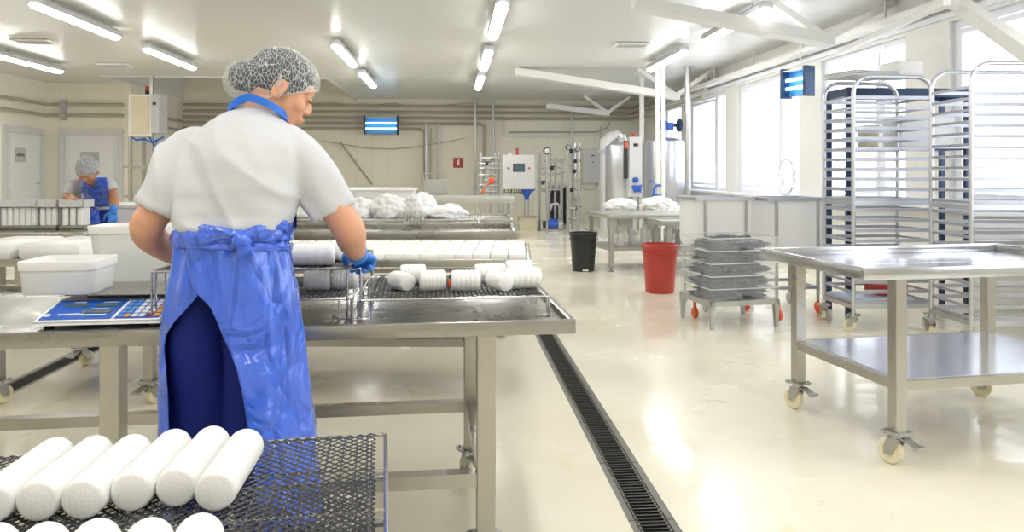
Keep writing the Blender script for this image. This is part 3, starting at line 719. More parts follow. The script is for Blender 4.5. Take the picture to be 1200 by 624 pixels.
# ---- foreground: stacked netted racks with rolls
HF = .612
fr_ = wire_rack(.86, .74, .10, .0115, .0024, .0042)
xa = P(452, 507, HF+.004); xb = P(453, 622, HF+.004); RF = math.atan2((xa-xb).y, (xa-xb).x)-PI/2; RF = max(min(RF, .2), -.1)
cF = loc2w(xa, RF, -.43, -.37, HF-.10)
fr_.location = cF; fr_.rotation_euler.z = RF; tag(fr_, 'netted wire rack in the foreground holding the big white rolls', 'wire rack', 'stacked wire racks in the foreground')
low1 = dup(fr_, cF-Vector((0, 0, .105)), RF, 'wire rack directly under the foreground rack of rolls')
low2 = dup(fr_, cF-Vector((0, 0, .21)), RF, 'lowest wire rack in the foreground stack')
t = thing('dolly', 'low steel dolly carrying the foreground racks', 'dolly', (cF.x, cF.y, 0), RF); zt = cF.z-.21
mb = MB()
for sy in (-1, 1): mb.box((0, sy*.34, zt-.022), (.86, .05, .04))
for sx in (-1, 1): mb.box((sx*.405, 0, zt-.022), (.05, .74, .04))
for sx in (-1, 1):
    for sy in (-1, 1): mb.box((sx*.405, sy*.34, (zt-.04+.13)/2), (.045, .045, zt-.04-.13))
mb.build('frame', M_steel, t)
for sx in (-1, 1):
    for sy in (-1, 1): caster(t, sx*.405, sy*.34, .13)
RR = .0362; ZF = HF+.0065
fronts = [(251, 578), (205, 573), (152, 578), (95, 587), (42, 589), (-12, 592)]
backs = [(287, 525), (245, 526), (201, 527), (157, 529), (113, 530), (68, 532)]
for k, (f_, b_) in enumerate(zip(fronts, backs)):
    A = P(f_[0], f_[1], ZF+RR); B = P(b_[0], b_[1], ZF+RR); d = B-A; ang = math.atan2(d.y, d.x)-PI/2
    if k: ang = angp*.7+ang*.3
    angp = ang; mid = P(f_[0], f_[1], ZF+RR)+Vector((-math.sin(ang), math.cos(ang), 0))*.114
    if k:
        gap = (Vector((mid.x-pm.x, mid.y-pm.y))).length
        if gap < .0735: mid = pm+(mid-pm)*(.0735/gap)
    pm = mid.copy()
    o = roll(.228, RR, 50+k, 0).build('cheese_roll', M_cheese, smooth=True, loc=(mid.x, mid.y, ZF), rz=ang)
    tag(o, ['rightmost', 'second from the right', 'third from the right', 'fourth from the right', 'fifth from the right', 'leftmost'][k]+' big white cheese roll in the full row on the foreground rack', 'cheese', 'big cheese rolls on the foreground rack')
for k, (px, py) in enumerate([(238, 597), (180, 602), (119, 603), (60, 607), (2, 608)]):
    q = P(px, py, ZF+2*RR); d = Vector((-math.sin(RF-.06), math.cos(RF-.06), 0)); mid = q-d*.114
    o = roll(.22, RR, 70+k, 0).build('cheese_roll', M_cheese, smooth=True, loc=(mid.x, mid.y, ZF), rz=RF-.06)
    tag(o, ['rightmost', 'second from the right', 'middle', 'fourth from the right', 'leftmost'][k]+' big white cheese roll cut off by the bottom of the picture', 'cheese', 'big cheese rolls on the foreground rack')
for k in range(3):
    q = loc2w(cF, RF, .08-.085*k, -.02, cF.z-.005+.0065+.0)
    z = cF.z-.105+.10+.0065
    if z+2*RR < cF.z+.095:
        o = roll(.22, RR, 80+k, 0).build('cheese_roll', M_cheese, smooth=True, loc=(q.x, q.y, z), rz=RF)
        tag(o, ['right', 'middle', 'left'][k]+' white cheese roll on the rack below, seen through the netting', 'cheese')
# ---- slabs on table 2
sl = MB(); W_ = .0912
def slab(seed):
    mb = MB(); mb.box((0, 0, .021), (W_, .74, .042), None, .007); return mb
s0 = slab(0).build('cheese_slab', M_log, smooth='a'); zt2 = H2-.018
for k in range(16):
    x = L2/2-.075-.0925*k; q = loc2w(T2, R2, x, -.02+random.uniform(-.006, .006), zt2)
    o = s0 if k == 0 else s0.copy()
    if k: COL.objects.link(o)
    o.location = q; o.rotation_euler.z = R2+random.uniform(-.008, .008)
    tag(o, ('%swhite slab from the right end of the tight row' % (ORD[k]) if k else 'white slab at the right end of the tight row')+' behind the work table', 'cheese', 'white slabs in a tight row')
# white covered bundles at the left end of table 2
def lump(name, m, loc, dims, lab, cat, seed, rz=0, amp=.2, sc=2.5, grp=None, flat=.25):
    mb = MB(); bmesh.ops.create_icosphere(mb.bm, subdivisions=5, radius=1.0)
    for v in mb.bm.verts:
        n = v.co.copy(); k = 1+amp*noise.noise(n*sc+Vector((seed*3.1, seed, 0)))+amp*.5*noise.noise(n*sc*3+Vector((seed, 0, seed)))+amp*.25*noise.noise(n*sc*7)
        v.co = n*k
        if v.co.z < -flat: v.co.z = -flat
        v.co.z += flat; v.co = Vector((v.co.x*dims[0]/2, v.co.y*dims[1]/2, v.co.z*dims[2]/(1+flat)))
    o = mb.build(name, m, smooth=True, loc=loc, rz=rz); return tag(o, lab, cat, grp)
for k, (x, w, lab) in enumerate([(-1.36, .32, 'white cloth-covered tray at the far left, behind the tubs'), (-1.0, .34, 'flat white covered tray behind the low white tub')]):
    q = loc2w(T2, R2, x, -.1, zt2); mb = MB(); mb.box((0, 0, .045), (w, .5, .09), None, .03); o = mb.build('covered_tray', M_white, smooth='a', loc=q, rz=R2); tag(o, lab, 'tray')
# ---- cloth heaps on table 4
zt4 = .78-.018
for k, (px, w, d, h, lab) in enumerate([(352, .42, .45, .17, 'white cloth heap just right of the shirt sleeve'), (415, .42, .5, .20, 'white cloth heap behind the right elbow'), (452, .40, .5, .225, 'white cloth heap in the middle of the far table'), (491, .40, .5, .235, 'largest bright white cloth heap with a rounded right edge'), (523, .44, .40, .125, 'low white cloth bundle at the right end of the heap')]):
    q = P(px, 256, zt4); lump('cheesecloth', M_cloth, loc2w(Vector((q.x, q.y, 0)), R4, 0, d/2+.02, zt4), (w, d, h), lab, 'cloth', k+1, amp=.22, sc=1.5, grp='heaped cheesecloths')
for k, (px, py, lab) in enumerate([(475, 263, 'small wire hook on the rim left of centre of the far trough'), (487, 262, 'small wire hook on the rim beside another hook'), (553, 262, 'tall wire hook at the right end of the cloth table')]):
    q = P(px, 258, .78); mb = MB(); hh = .05 if k < 2 else .11
    for dx in (0, .03, .06): mb.tube([(dx, -.035, -.02), (dx, -.03, .0), (dx+.02, 0, hh), (dx+.025, .02, .003)], .004, 6)
    mb.tube([(0, -.03, .0), (.06, -.03, .0)], .004, 6)
    tag(mb.build('wire_hook', M_chrome, loc=q, smooth='a'), lab, 'hook')
# white vat behind the cloths
q = P(484, 229, .92); Lv = 1.35; zv = 1.02; q = cam(484, 221, 95); t = thing('white_vat', 'long white rectangular vat behind the heap of cloths', 'vat', (q.x-Lv/2, q.y+.35, 0))
mb = MB(); mb.box((0, 0, .82), (Lv, .68, .40), None, .03); mb.box((0, 0, 1.0), (Lv+.05, .73, .03), None, .01); mb.build('tub', M_tub, t, smooth='a')
for sx in (-1, 1):
    for sy in (-1, 1): MB().box((sx*.6, sy*.28, .31), (.05, .05, .62)).build('leg', M_steel, t)
# ---- mould blocks on left table
z6 = .77-.018
def mould(px0, px1, n, lab, cap, seed, dy=0.):
    a = P(px0, 268, z6+.015); b_ = P(px1, 268, z6+.015); w = (b_-a).length; c = (a+b_)/2; dep = .15
    t = thing('mould_block', lab, 'mould block', (c.x, c.y+dep/2+.02+dy, z6)); hh = .165
    mb = MB(); mb.box((0, 0, .012), (w+.02, dep+.03, .006)); 
    for s in (-1, 1): mb.box((0, s*(dep/2+.012), .022), (w+.02, .006, .035)); mb.box((s*(w/2+.008), 0, .022), (.006, dep+.03, .035))
    for s in (-1, 1): mb.box((s*w*.35, 0, .0045), (.03, dep, .009))
    mb.build('base_tray', M_steel, t)
    r = w/n/2*.98; rr = max(1, round(dep/(2*r)))
    for j in range(rr):
        for i in range(n):
            if j not in (0, rr-1) and i not in (0, n-1): continue
            mb = MB(); mb.cyl((-w/2+(i+.5)*w/n, -dep/2+(j+.5)*dep/rr, .016), (-w/2+(i+.5)*w/n, -dep/2+(j+.5)*dep/rr, .016+hh), min(r, dep/rr/2*.99), n=12); mb.build('mould_tube', M_white, t, smooth='a')
    mb = MB(); z = .016+hh
    mb.box((0, 0, z+.004), (w+.02, dep+.03, .006))
    for s in (-1, 1): mb.box((0, s*(dep/2+.012), z+.032), (w+.02, .006, .06)); mb.box((s*(w/2+.008), 0, z+.032), (.006, dep+.03, .06))
    mb.build('top_tray', M_lgrey, t); return t
mould(-42, -4, 4, 'block of white mould tubes cut off by the left edge of the picture', 1, 0)
mould(-1, 40, 6, 'block of six white mould tubes under a grey tray, left of the smooth block', 1, 1)
mould(44, 64, 3, 'narrow block of white moulds between two others on the left table', 0, 2)
mould(70, 95, 3, 'block of white moulds the bending worker rests a hand on', 1, 3)
# ---- tubs on table 1
def tub(lab, x0, x1, y0, dep, z0, h, taper, rz, cr_=.05):
    """tub with a rolled rim, in table-1 local coordinates"""
    c = loc2w(T1, R1, (x0+x1)/2, y0+dep/2, z0); t = thing('plastic_tub', lab, 'tub', c, R1+rz); w = x1-x0
    def ring(k, z, inset=0., n=6):
        a, b = w/2*k-inset, dep/2*k-inset; r = cr_; out = []
        for q, (sx, sy) in enumerate(((1, 1), (-1, 1), (-1, -1), (1, -1))):
            for j in range(n+1):
                an = q*PI/2+j/n*PI/2; out.append(Vector((sx*(a-r)+r*math.cos(an), sy*(b-r)+r*math.sin(an), z)))
        return out
    mb = MB(); mb.rings([ring(taper*.95, .0), ring(taper, .012), ring(1, h-.03), ring(1.04, h-.028), ring(1.05, h-.003), ring(1.04, h), ring(1.0, h), ring(.985, h-.01), ring(taper-.03, .016)])
    mb.build('shell', M_tub, t, smooth='a')
    mb = MB(); z = h*.62
    mb.rings([ring(1-(1-taper)*(1-z/h)+.004, z-.006), ring(1-(1-taper)*(1-z/h)+.012, z), ring(1-(1-taper)*(1-z/h)+.006, z+.006)]); mb.build('rib', M_tub, t, smooth='a'); return t
xl, yl = t1(20, 384, S1); xr2, _ = t1(105, 384, S1)
xl, yl = t1(19, 347.5, .8405); xr2, _ = t1(105, 347, .8405)
tub('low white plastic tub standing on the scale plate, left of the taller tub', xl, xr2, yl, .19, .8405, .104, .97, 0, .028)
xl, yl = t1(100, 346, S1); xr2, _ = t1(208, 346, S1)
tub('taller white plastic tub between the scale and the bare left forearm', xl, xr2, yl, .20, S1, .255, .86, 0)
# ---- the scale
xa_, ya_ = t1(35, 388, S1); xb_, yb_ = t1(183, 385, S1); ws = xb_-xa_; so = loc2w(T1, R1, (xa_+xb_)/2, ya_+.16, S1)
t = thing('weighing_scale', 'electronic scale with blue display and keypad at the front left of the work table', 'scale', so, R1)
prof = [(-.145, .010), (-.143, .016), (-.145, .022), (.02, .058), (.16, .058), (.16, .010)]
mb = MB(); sk = .0
mb.rings([[Vector((x, y, z)) for (y, z) in prof] for x in (-ws/2, ws/2)]); mb.build('housing', M_white, t)
mb = MB()
for sx in (-1, 1):
    for sy in (-.11, .13): mb.cyl((sx*ws*.42, sy, 0), (sx*ws*.42, sy, .012), .014, n=10)
mb.build('foot', M_dark, t)
sl_ = math.atan2(.036, .165); Rp = Matrix.Rotation(sl_, 3, 'X'); nrm = Rp @ Vector((0, 0, 1)); mid = Vector((0, -.0625, .040))
def pan(x, v, w, d, th, m, nm, par, lift=0., rot=0):
    o = mid+Vector((x, 0, 0))+Rp @ Vector((0, v, lift+th/2)); mb = MB(); mb.box(o, (w, d, th), Rp, min(.0012, th*.3)); return mb.build(nm, m, par)
M_scblue = mat('scale_blue', (.012, .10, .50), .35)
M_key = mat('key_white', (.75, .77, .8), .5); M_keyb = mat('key_blue', (.12, .30, .68), .5); M_keyo = mat('key_orange', (.80, .38, .04), .5); M_keyr = mat('key_red', (.35, .05, .04), .5)
dp = pan(-ws*.19, 0, ws*.57, .148, .002, M_scblue, 'display_panel', t)
for (x, v, w) in ((-ws*.29, .030, .070), (-ws*.03, .028, .070), (-ws*.07, -.022, .085)): pan(x, v, w, .026, .0025, M_screen, 'display_window', dp, .002)
mb = MB()
for (x, v, w, d) in [(-ws*.29, .053, .035, .004), (-ws*.03, .051, .045, .004), (-ws*.07, .001, .05, .004), (-ws*.07, -.045, .07, .008)]:
    o = mid+Vector((x, 0, 0))+Rp @ Vector((0, v, .0025)); mb.box(o, (w, d, .001), Rp)
for k in range(10):
    o = mid+Vector((-ws*.355+k*.0072, 0, 0))+Rp @ Vector((0, -.040, .0025)); mb.box(o, (.0048, .014 if k > 3 else .011, .001), Rp)
o = mid+Vector((-ws*.44, 0, 0))+Rp @ Vector((0, -.045, .0025)); mb.cyl(o, o+nrm*.001, .010, n=16)
mb.build('lettering', M_key, dp)
kp = pan(ws*.305, 0, ws*.36, .148, .002, M_scblue, 'keypad', t)
for i in range(6):
    for j in range(5):
        m_ = M_keyb if i < 2 else (M_keyo if i == 5 else M_key)
        if (i, j) == (1, 0): m_ = M_keyo
        if (i, j) in ((4, 0), (5, 4)): m_ = M_keyr
        pan(ws*.305+(-2.5+i)*.0205, -.056+.028*j, .016, .021, .002, m_, 'key', kp, .002)
mb = MB(); zp = .0755; py0 = .0
mb.box((ws*.02, py0+.125, zp), (ws*.90, .27, .005), None, .002); mb.build('weighing_plate', M_steeld, t)
mb = MB(); mb.box((0, py0+.12, .063), (ws*.6, .16, .012)); mb.box((0, py0+.12, .071), (ws*.35, .05, .006)); mb.build('plate_support', M_dark, t)
# ---- buckets
def bucket(lab, px, pyb, w, h, m, nm, extra=None):
    q = P(px, pyb, 0); r = w/2; t = thing(nm, lab, 'bucket', (q.x, q.y+r*.8, 0))
    mb = MB(); mb.lathe([(r*.78, 0), (r*.79, .01), (r*.96, h-.05), (r*1.0, h-.045), (r*1.03, h-.005), (r*1.0, h), (r*.955, h), (r*.94, h-.04), (r*.76, .015), (1e-3, .015)], n=40); mb.build('body', m, t, smooth='a')
    mb = MB(); mb.tube([(r*1.0*math.cos(a), -.03+ -.0*math.sin(a), h-.06-.11*math.sin(a)) if 0 else (r*1.03*math.cos(a), -r*1.03*math.sin(a)*.98, h-.07-.05*math.sin(a)) for a in [PI*k/14 for k in range(15)]], .005, 6); mb.build('handle', m, t, smooth='a'); return t
t = bucket('black plastic bucket standing near the back, left of the red one', 686, 319, .345, .475, M_blackpl, 'black_bucket')
MB().box((0, -.143, .02), (.07, .004, .02), Matrix.Rotation(-.1, 3, 'X')).build('label_strip', M_white, t)
bucket('red plastic bucket beside the clear crate trolley', 778, 345, .365, .49, M_red, 'red_bucket')
# ---- tall tray racks
def tray_rack(lab, nl, w, d, h, rz, n, m, grp, side=True, open_=True):
    """two bent-tube hoops joined by rails; nl = near-left post position on the floor"""
    c, s = math.cos(rz), math.sin(rz); o = Vector((nl.x+c*w/2-s*d/2, nl.y+s*w/2+c*d/2, 0)); t = thing('tray_rack', lab, 'tray rack', o, rz, grp)
    for sy in (-1, 1):
        R = .13; pts = [(-w/2, sy*d/2, .13), (-w/2, sy*d/2, h-R)]
        pts += [(-w/2+R-R*math.cos(a), sy*d/2, h-R+R*math.sin(a)) for a in [PI/2*k/6 for k in range(1, 7)]]
        pts += [(w/2-R+R*math.sin(a), sy*d/2, h-R+R*math.cos(a)) for a in [PI/2*k/6 for k in range(0, 7)]]
        pts += [(w/2, sy*d/2, .13)]
        MB().tube(pts, .0155, 10).build('hoop', m, t, smooth='a')
    for k in range(n):
        z = .22+(h-.16-.22)*k/(n-1)
        for sy in (-1, 1): MB().box((0, sy*(d/2+.012*-1), z), (w-.02, .022, .026)).build('shelf_rail', M_rackw, t)
        if side:
            for sx in (-1, 1): MB().box((sx*(w/2-.004), 0, z), (.016, d-.03, .018)).build('side_rail', M_rackw, t)
    for z in (.19, .98):
        mb = MB()
        for sy in (-1, 1): mb.box((0, sy*d/2, z), (w, .025, .035))
        for sx in (-1, 1): mb.box((sx*w/2, 0, z), (.025, d, .035))
        mb.build('cross_frame', m, t)
    for sx in (-1, 1):
        for sy in (-1, 1): caster(t, sx*w/2, sy*d/2, .13, rz=random.uniform(-1, 1), brake=False)
    return t
a = cam(1000, 300, 153); tray_rack('tall empty tray rack with round topped frames, left of the two by the window', Vector((a.x, a.y, 0)), .635, .44, 1.955, 0, 21, M_alu, None)
a = cam(1138, 300, 172); tray_rack('tall empty tray rack cut off by the right edge of the picture', Vector((a.x, a.y, 0)), .80, .46, 1.965, math.radians(-4), 21, M_alu, None)
# dark blue rack behind
a = cam(993, 300, 139); a.x += .55; a.y += .18; t = thing('blue_rack', 'dark blue metal rack standing behind the tall tray racks', 'rack', (a.x, a.y, 0)); hb = 1.94; a.x -= .55; a.y -= .18
for sx in (-1, 1):
    for sy in (-1, 1): MB().box((sx*.53, sy*.16, hb/2), (.04, .035, hb)).build('post', M_navy, t)
for sy in (-1, 1): MB().box((0, sy*.16, hb-.04), (1.02, .03, .07)).build('top_rail', M_navy, t)
for sx in (-1, 1): MB().box((sx*.53, 0, hb-.04), (.035, .28, .07)).build('top_rail', M_navy, t)
MB().box((.0, 0, 1.42), (1.02, .30, .02)).build('upper_shelf', M_navy, t); MB().box((.0, 0, .30), (1.02, .30, .02)).build('lower_shelf', M_lgrey, t)
q = Vector((a.x+.55, a.y+.18, 0))
o = MB().box((0, 0, .095), (.13, .12, .19), None, .01).build('beige_canister', M_beige, loc=(q.x-.32, q.y-.1, 1.431)); tag(o, 'small beige canister on the upper shelf of the blue rack', 'canister')
for k, (x, z, w, h_, m_, lab) in enumerate([(-.12, .3105, .30, .16, M_white, 'white folded box low on the blue rack'), (.25, .3105, .3, .15, M_red, 'red crate low on the blue rack'), (.2, 1.4305, .5, .28, M_lgrey, 'pale grey appliance on the upper shelf of the blue rack')]):
    o = MB().box((0, 0, h_/2), (w, .26, h_), None, .012).build(['folded_box', 'red_crate', 'appliance'][k], m_, loc=(q.x+x, q.y, z)); tag(o, lab, ['box', 'crate', 'appliance'][k])
# crates on the floor of the near rack
a = cam(1000, 300, 153); cx_, cy_ = a.x+.3175, a.y+.22
t = thing('serving_tray', 'pale blue tray lying low in the left tray rack', 'tray', (cx_-.05, cy_, .2085)); MB().box((0, 0, .02), (.5, .36, .035), None, .01).build('tray', mat('pale_blue', (.55, .63, .80), .3), t)
o = MB().box((0, 0, .0), (.25, .2, .09), None, .01).build('red_box', M_red, loc=(cx_+.08, cy_, .2465+.045)); tag(o, 'red plastic box on the pale blue tray under the left tray rack', 'box')
# stack of flat white trays on top of rack
t = thing('flat_tray', 'stack of thin white flat trays lying on top of the left tray rack', 'tray', (cx_-.02, cy_+.02, 1.9715), .12)
mb = MB()
for k in range(3): mb.box((.01*k-.1, .02*k, .008+.017*k), (.42, .36, .011), Matrix.Rotation(.05*k, 3, 'Z'))
mb.build('tray_sheets', M_lgrey, t)
# white translucent box on top right
o = MB().box((0, 0, .065), (.20, .30, .13), None, .02).build('plastic_box', M_tub, smooth='a', loc=(cx_+.20, cy_+.0, 1.9715)); tag(o, 'small white plastic box on top of the left tray rack', 'box')
# ---- clear crate trolley
nl = P(833, 388, 0); nr = P(913, 383, 0); RC = math.atan2(nr.y-nl.y, nr.x-nl.x); RC = min(RC, .16); wc, dc = .60, .52; TC = fl(nl, RC, wc, dc)
t = thing('crate_trolley', 'low steel trolley on tapered legs carrying clear crates', 'trolley', TC, RC)
mb = MB()
for s in (-1, 1): mb.box((0, s*(dc/2-.015), .20), (wc, .03, .04)); mb.box((s*(wc/2-.015), 0, .20), (.03, dc, .04))
mb.box((0, 0, .214), (wc-.04, dc-.04, .006)); mb.build('frame', M_galv, t)
for sx in (-1, 1):
    for sy in (-1, 1):
        mb = MB(); x, y = sx*(wc/2-.02), sy*(dc/2-.02)
        mb.rings([[Vector((x+a*k, y+b*k, z)) for a, b in ((-1, -1), (1, -1), (1, 1), (-1, 1))] for z, k in ((0, .012), (.18, .021))]); mb.build('leg', M_galv, t)
for (x, y) in ((-wc/2+.12, dc/2-.04), (wc/2+.03, -dc/2+.06)):
    mb = MB(); mb.lathe([(.01, -.014), (.04, -.014), (.045, -.008), (.045, .008), (.04, .014), (.01, .014)], (x, y, .08 if y < 0 else .045), 18, 'X'); mb.box((x, y, .12), (.02, .02, .12)) ; mb.build('orange_wheel', M_orange, t, smooth='a')
def crate(lab, z, seed):
    w, d, h = wc-.01, dc-.01, .094; t = thing('clear_crate', lab, 'crate', (TC.x, TC.y, z), RC, 'clear crates on the trolley')
    mb = MB(); mb.box((0, 0, .003), (w, d, .005))
    for s in (-1, 1): mb.box((0, s*(d/2-.002), h/2), (w, .004, h)); mb.box((s*(w/2-.002), 0, h/2), (.004, d-.008, h))
    mb.build('shell', M_clear, t)
    mb = MB(); mb.tube([(a*(w/2), b*(d/2), h) for a, b in ((-1, -1), (1, -1), (1, 1), (-1, 1))], .004, 6, closed=True); mb.build('rim', M_lgrey, t)
    return lump('netting_bundle', M_greynet, loc2w(TC, RC, 0, 0, z+.0065), (w*.92, d*.9, .082), 'crumpled grey netting inside the %s' % lab, 'netting', seed, RC, .38, 3.6)
nmz = ['lowest clear crate of the stack', 'second lowest clear crate of the stack', 'middle clear crate of the stack', 'second clear crate from the top of the stack', 'topmost clear crate of the stack']
for k in range(5): crate(nmz[k], .218+.0985*k, k+5)
# ---- white tub trolleys under the window
def tub_trolley(px, s_, lab):
    a = cam(px, 300, s_); t = thing('tub_trolley', lab, 'trolley', (a.x, a.y+.26, 0), math.radians(3)); w, d = .50, .46
    mb = MB(); R = []
    for (k, z) in ((.30, .50), (.42, .52), (.485, .58), (.5, .68), (.5, .98)): 
        pass
    pr_ = [(-w/2, .98), (w/2, .98), (w/2, .66)]+[(w/2-.10+.10*math.cos(a), .64-.12*math.sin(a)) for a in [PI/2*k/6 for k in range(1, 7)]]+[(-w/2+.10-.10*math.sin(a), .64-.12*math.cos(a)) for a in [PI/2*k/6 for k in range(0, 7)]]+[(-w/2, .66)]
    mb.rings([[Vector((x, yy, z)) for x, z in pr_] for yy in (-d*.47, d*.47)]); mb.build('tub', M_milky, t, smooth='a')
    mb = MB()
    for s in (-1, 1): mb.box((0, s*d/2, .985), (w+.04, .03, .03)); mb.box((s*(w/2+.01), 0, .985), (.03, d, .03))
    mb.build('rim_frame', M_rackw, t); mb = MB()
    for s in (-1, 1): mb.box((0, s*(d/2+.0), .22), (w-.12, .028, .028)); mb.box((s*(w/2-.06), 0, .22), (.028, d, .028))
    mb.build('frame', M_rackw, t)
    for sx in (-1, 1):
        for sy in (-1, 1):
            mb = MB(); mb.cyl((sx*(w/2-.06), sy*(d/2+.012), .11), (sx*(w/2-.06), sy*(d/2+.012), .97), .014, n=10); mb.build('post', M_galv, t)
            mb = MB(); mb.lathe([(.01, -.014), (.042, -.014), (.05, -.008), (.05, .008), (.042, .014), (.01, .014)], (sx*(w/2-.06), sy*(d/2+.012), .05), 18, 'X'); mb.box((sx*(w/2-.06), sy*(d/2+.012), .09), (.018, .018, .06)); mb.build('wheel', M_orange if (sx > 0 and sy < 0) else M_grey, t, smooth='a')
tub_trolley(850, 134, 'white tub trolley directly behind the clear crate stack'); tub_trolley(934, 136, 'white tub trolley between the crate stack and the tall rack')
# ================================================================ BACK EQUIPMENT
# steel tanks
def tank(px, s_, w, h, lab, m, motor):
    a = cam(px, 272, s_); r = w/2; t = thing('steel_tank', lab, 'tank', (a.x, a.y+r*.3, 0))
    mb = MB(); mb.lathe([(1e-3, .30), (r*.8, .32), (r, .42), (r, h-.12), (r*.97, h-.08), (r*.6, h-.02), (1e-3, h)], n=36); mb.build('vessel', m, t, smooth='a')
    for k in range(4):
        an = PI/4+k*PI/2; MB().cyl((r*.7*math.cos(an), r*.7*math.sin(an), 0), (r*.7*math.cos(an), r*.7*math.sin(an), .36), .035, n=10).build('leg', M_pipes, t)
    mb = MB(); mb.lathe([(.12, h-.03), (.12, h+.05), (.07, h+.06), (.06, h+.14)], n=20); mb.build('hatch', M_pipes, t, smooth='a')
    if motor:
        mb = MB(); mb.cyl((-.05, 0, h+.14), (-.05, 0, h+.30), .10, n=20); mb.box((.09, 0, h+.2), (.12, .15, .14)); mb.build('mixer_motor', M_bluepl, t, smooth='a')
        mb = MB(); mb.lathe([(.02, -.03), (.12, -.03), (.13, 0), (.12, .03), (.02, .03)], (.28, 0, h+.22), 20, 'X'); mb.cyl((.1, 0, h+.22), (.26, 0, h+.22), .03, n=10); mb.build('fan_cover', M_navy, t, smooth='a')
    return t
tank(731, 60, .68, 1.82, 'grey steel tank at the back, left of the two', M_tank, False)
tank(781, 63, .74, 1.88, 'tall pale steel tank with a blue motor beside the window', M_tank, True)
a = cam(742, 200, 63); t = thing('control_column', 'narrow pale control box with blue valves between the tanks', 'control box', (a.x, a.y-.1, 0))
MB().box((0, 0, 1.32), (.24, .18, 1.1), None, .01).build('cabinet', M_lgrey, t); MB().box((0, .02, .39), (.08, .08, .78)).build('stand', M_pipes, t)
MB().box((0, -.1, 1.72), (.08, .02, .05)).build('switch', M_dark, t)
mb = MB(); mb.ell((-.02, -.16, 1.08), (.06, .05, .05)); mb.tube([(-.08, -.16, .98), (-.03, -.17, .86), (.06, -.17, .86), (.08, -.16, .99)], .022, 8); mb.box((.02, -.15, .92), (.12, .05, .12)); mb.build('valve', M_bluepl, t, smooth='a')
mb = MB(); mb.cyl((-.02, 0, 1.87), (-.02, 0, 1.95), .03, n=10); mb.build('warning_light', M_red, t)
mb = MB(); mb.box((-.18, -.06, 1.45), (.07, .05, .7)); mb.build('gauge_strip', M_dark, t); MB().box((-.18, -.09, 1.72), (.06, .02, .12)).build('gauge', M_orange, t)
a = cam(771, 231, 69); mb = MB()
pts = [(-.09, 0, 0), (-.085, 0, .14), (-.04, 0, .2), (.04, 0, .2), (.085, 0, .14), (.1, 0, 0)]
mb.tube([(x, y-.06, z) for x, y, z in pts], .02, 8); mb.box((0, -.03, .03), (.2, .08, .03)); mb.cyl((0, 0, .0), (0, 0, .24), .012, n=8); mb.ell((-.12, 0, .26), (.06, .03, .015)); mb.cyl((0, 0, .24), (-.1, 0, .26), .008, n=6)
tag(mb.build('blue_clamp', M_bluepl, loc=(a.x, a.y, a.z), smooth='a'), 'blue arched clamp standing behind the white heap by the right tank', 'clamp')
# white insulated duct
a = cam(707, 200, 55); t = thing('white_duct', 'thick white insulated duct with an elbow left of the steel tanks', 'duct', (a.x, a.y, 0))
mb = MB(); mb.tube([(0, 0, 0), (0, 0, 1.68), (.03, 0, 1.88), (.14, 0, 1.98), (.30, 0, 2.04), (.42, 0, 1.95)], [.08, .08, .11, .10, .08, .07], 14); mb.build('duct', M_white, t, smooth='a')
MB().lathe([(.12, 0), (.13, .05), (.12, .1)], (0, 0, 1.60), 16).build('collar', M_lgrey, t)
# electric panel on the wall
c = DY(693, 195, YB-.06); t = thing('electric_panel', 'white electric panel on the back wall left of the steel tanks', 'panel', (c.x, YB-.08, c.z))
MB().box((0, 0, 0), (.46, .15, .86), None, .01).build('box', M_cream, t); MB().box((0, -.082, 0), (.42, .012, .82), None, .003).build('panel_door', M_lgrey, t); MB().box((.02, -.095, .27), (.07, .02, .03)).build('latch', M_dark, t); MB().box((.02, -.095, .1), (.03, .02, .03)).build('lock', M_dark, t)
pts = [DY(x, y, YB-.03)-Vector((0, .03, 0)) for x, y in [(678, 212), (681, 219), (690, 223), (698, 221), (703, 212), (704, 160), (704, 148)]]; pts = [p+Vector((0, .034, 0)) for p in pts]; o = pts[0]
mb = MB(); mb.tube([p-o for p in pts], .02, 8); tag(mb.build('panel_cable', M_lgrey, loc=o, smooth='a'), 'grey cable looping under the electric panel', 'cable')
# control cabinet
SM = 57.5
a = cam(608, 222, SM); t = thing('control_cabinet', 'grey control cabinet with a small screen at the back of the room', 'control cabinet', (a.x, a.y+.12, a.z))
MB().box((0, 0, .35), (.67, .24, .70), None, .008).build('cabinet', M_lgrey, t)
sc_ = MB().box((0, -.125, .44), (.24, .012, .17), None, .003).build('screen_frame', M_dark, t); MB().box((0, -.133, .44), (.19, .006, .125)).build('screen', M_screen, sc_)
MB().cyl((-.21, -.118, .43), (-.21, -.14, .43), .022, n=12).build('switch', M_dark, t); MB().cyl((.21, -.118, .43), (.21, -.14, .43), .022, n=12).build('stop_button', M_red, t)
mb = MB(); mb.cyl((-.02, 0, .70), (-.02, 0, .84), .028, n=12); mb.build('warning_light', M_red, t, smooth='a'); MB().box((-.18, -.05, .72), (.07, .06, .05)).build('sounder', M_white, t)
for sx in (-1, 1): MB().box((sx*.30, .06, -a.z/2), (.04, .04, a.z)).build('leg', M_pipes, t)
mb = MB()
for k in range(7): mb.tube([(-.27+.06*k, -.02, 0), (-.28+.06*k, -.05, -.06-.01*(k % 3)), (-.22+.07*k, -.04, -.07), (-.2+.07*k, 0, -.001)], .009, 6)
mb.build('cable_tails', M_dark, t)
mb = MB(); mb.lathe([(.10, -.04), (.09, -.09), (.05, -.16), (.04, -.22)], (.17, -.02, 0), 14); mb.box((.17, -.02, -.02), (.22, .08, .04)); mb.tube([(.35, -.03, .02), (.30, -.03, -.03), (.22, -.02, -.04)], .02, 6); mb.build('blue_fitting', M_bluepl, t, smooth='a')
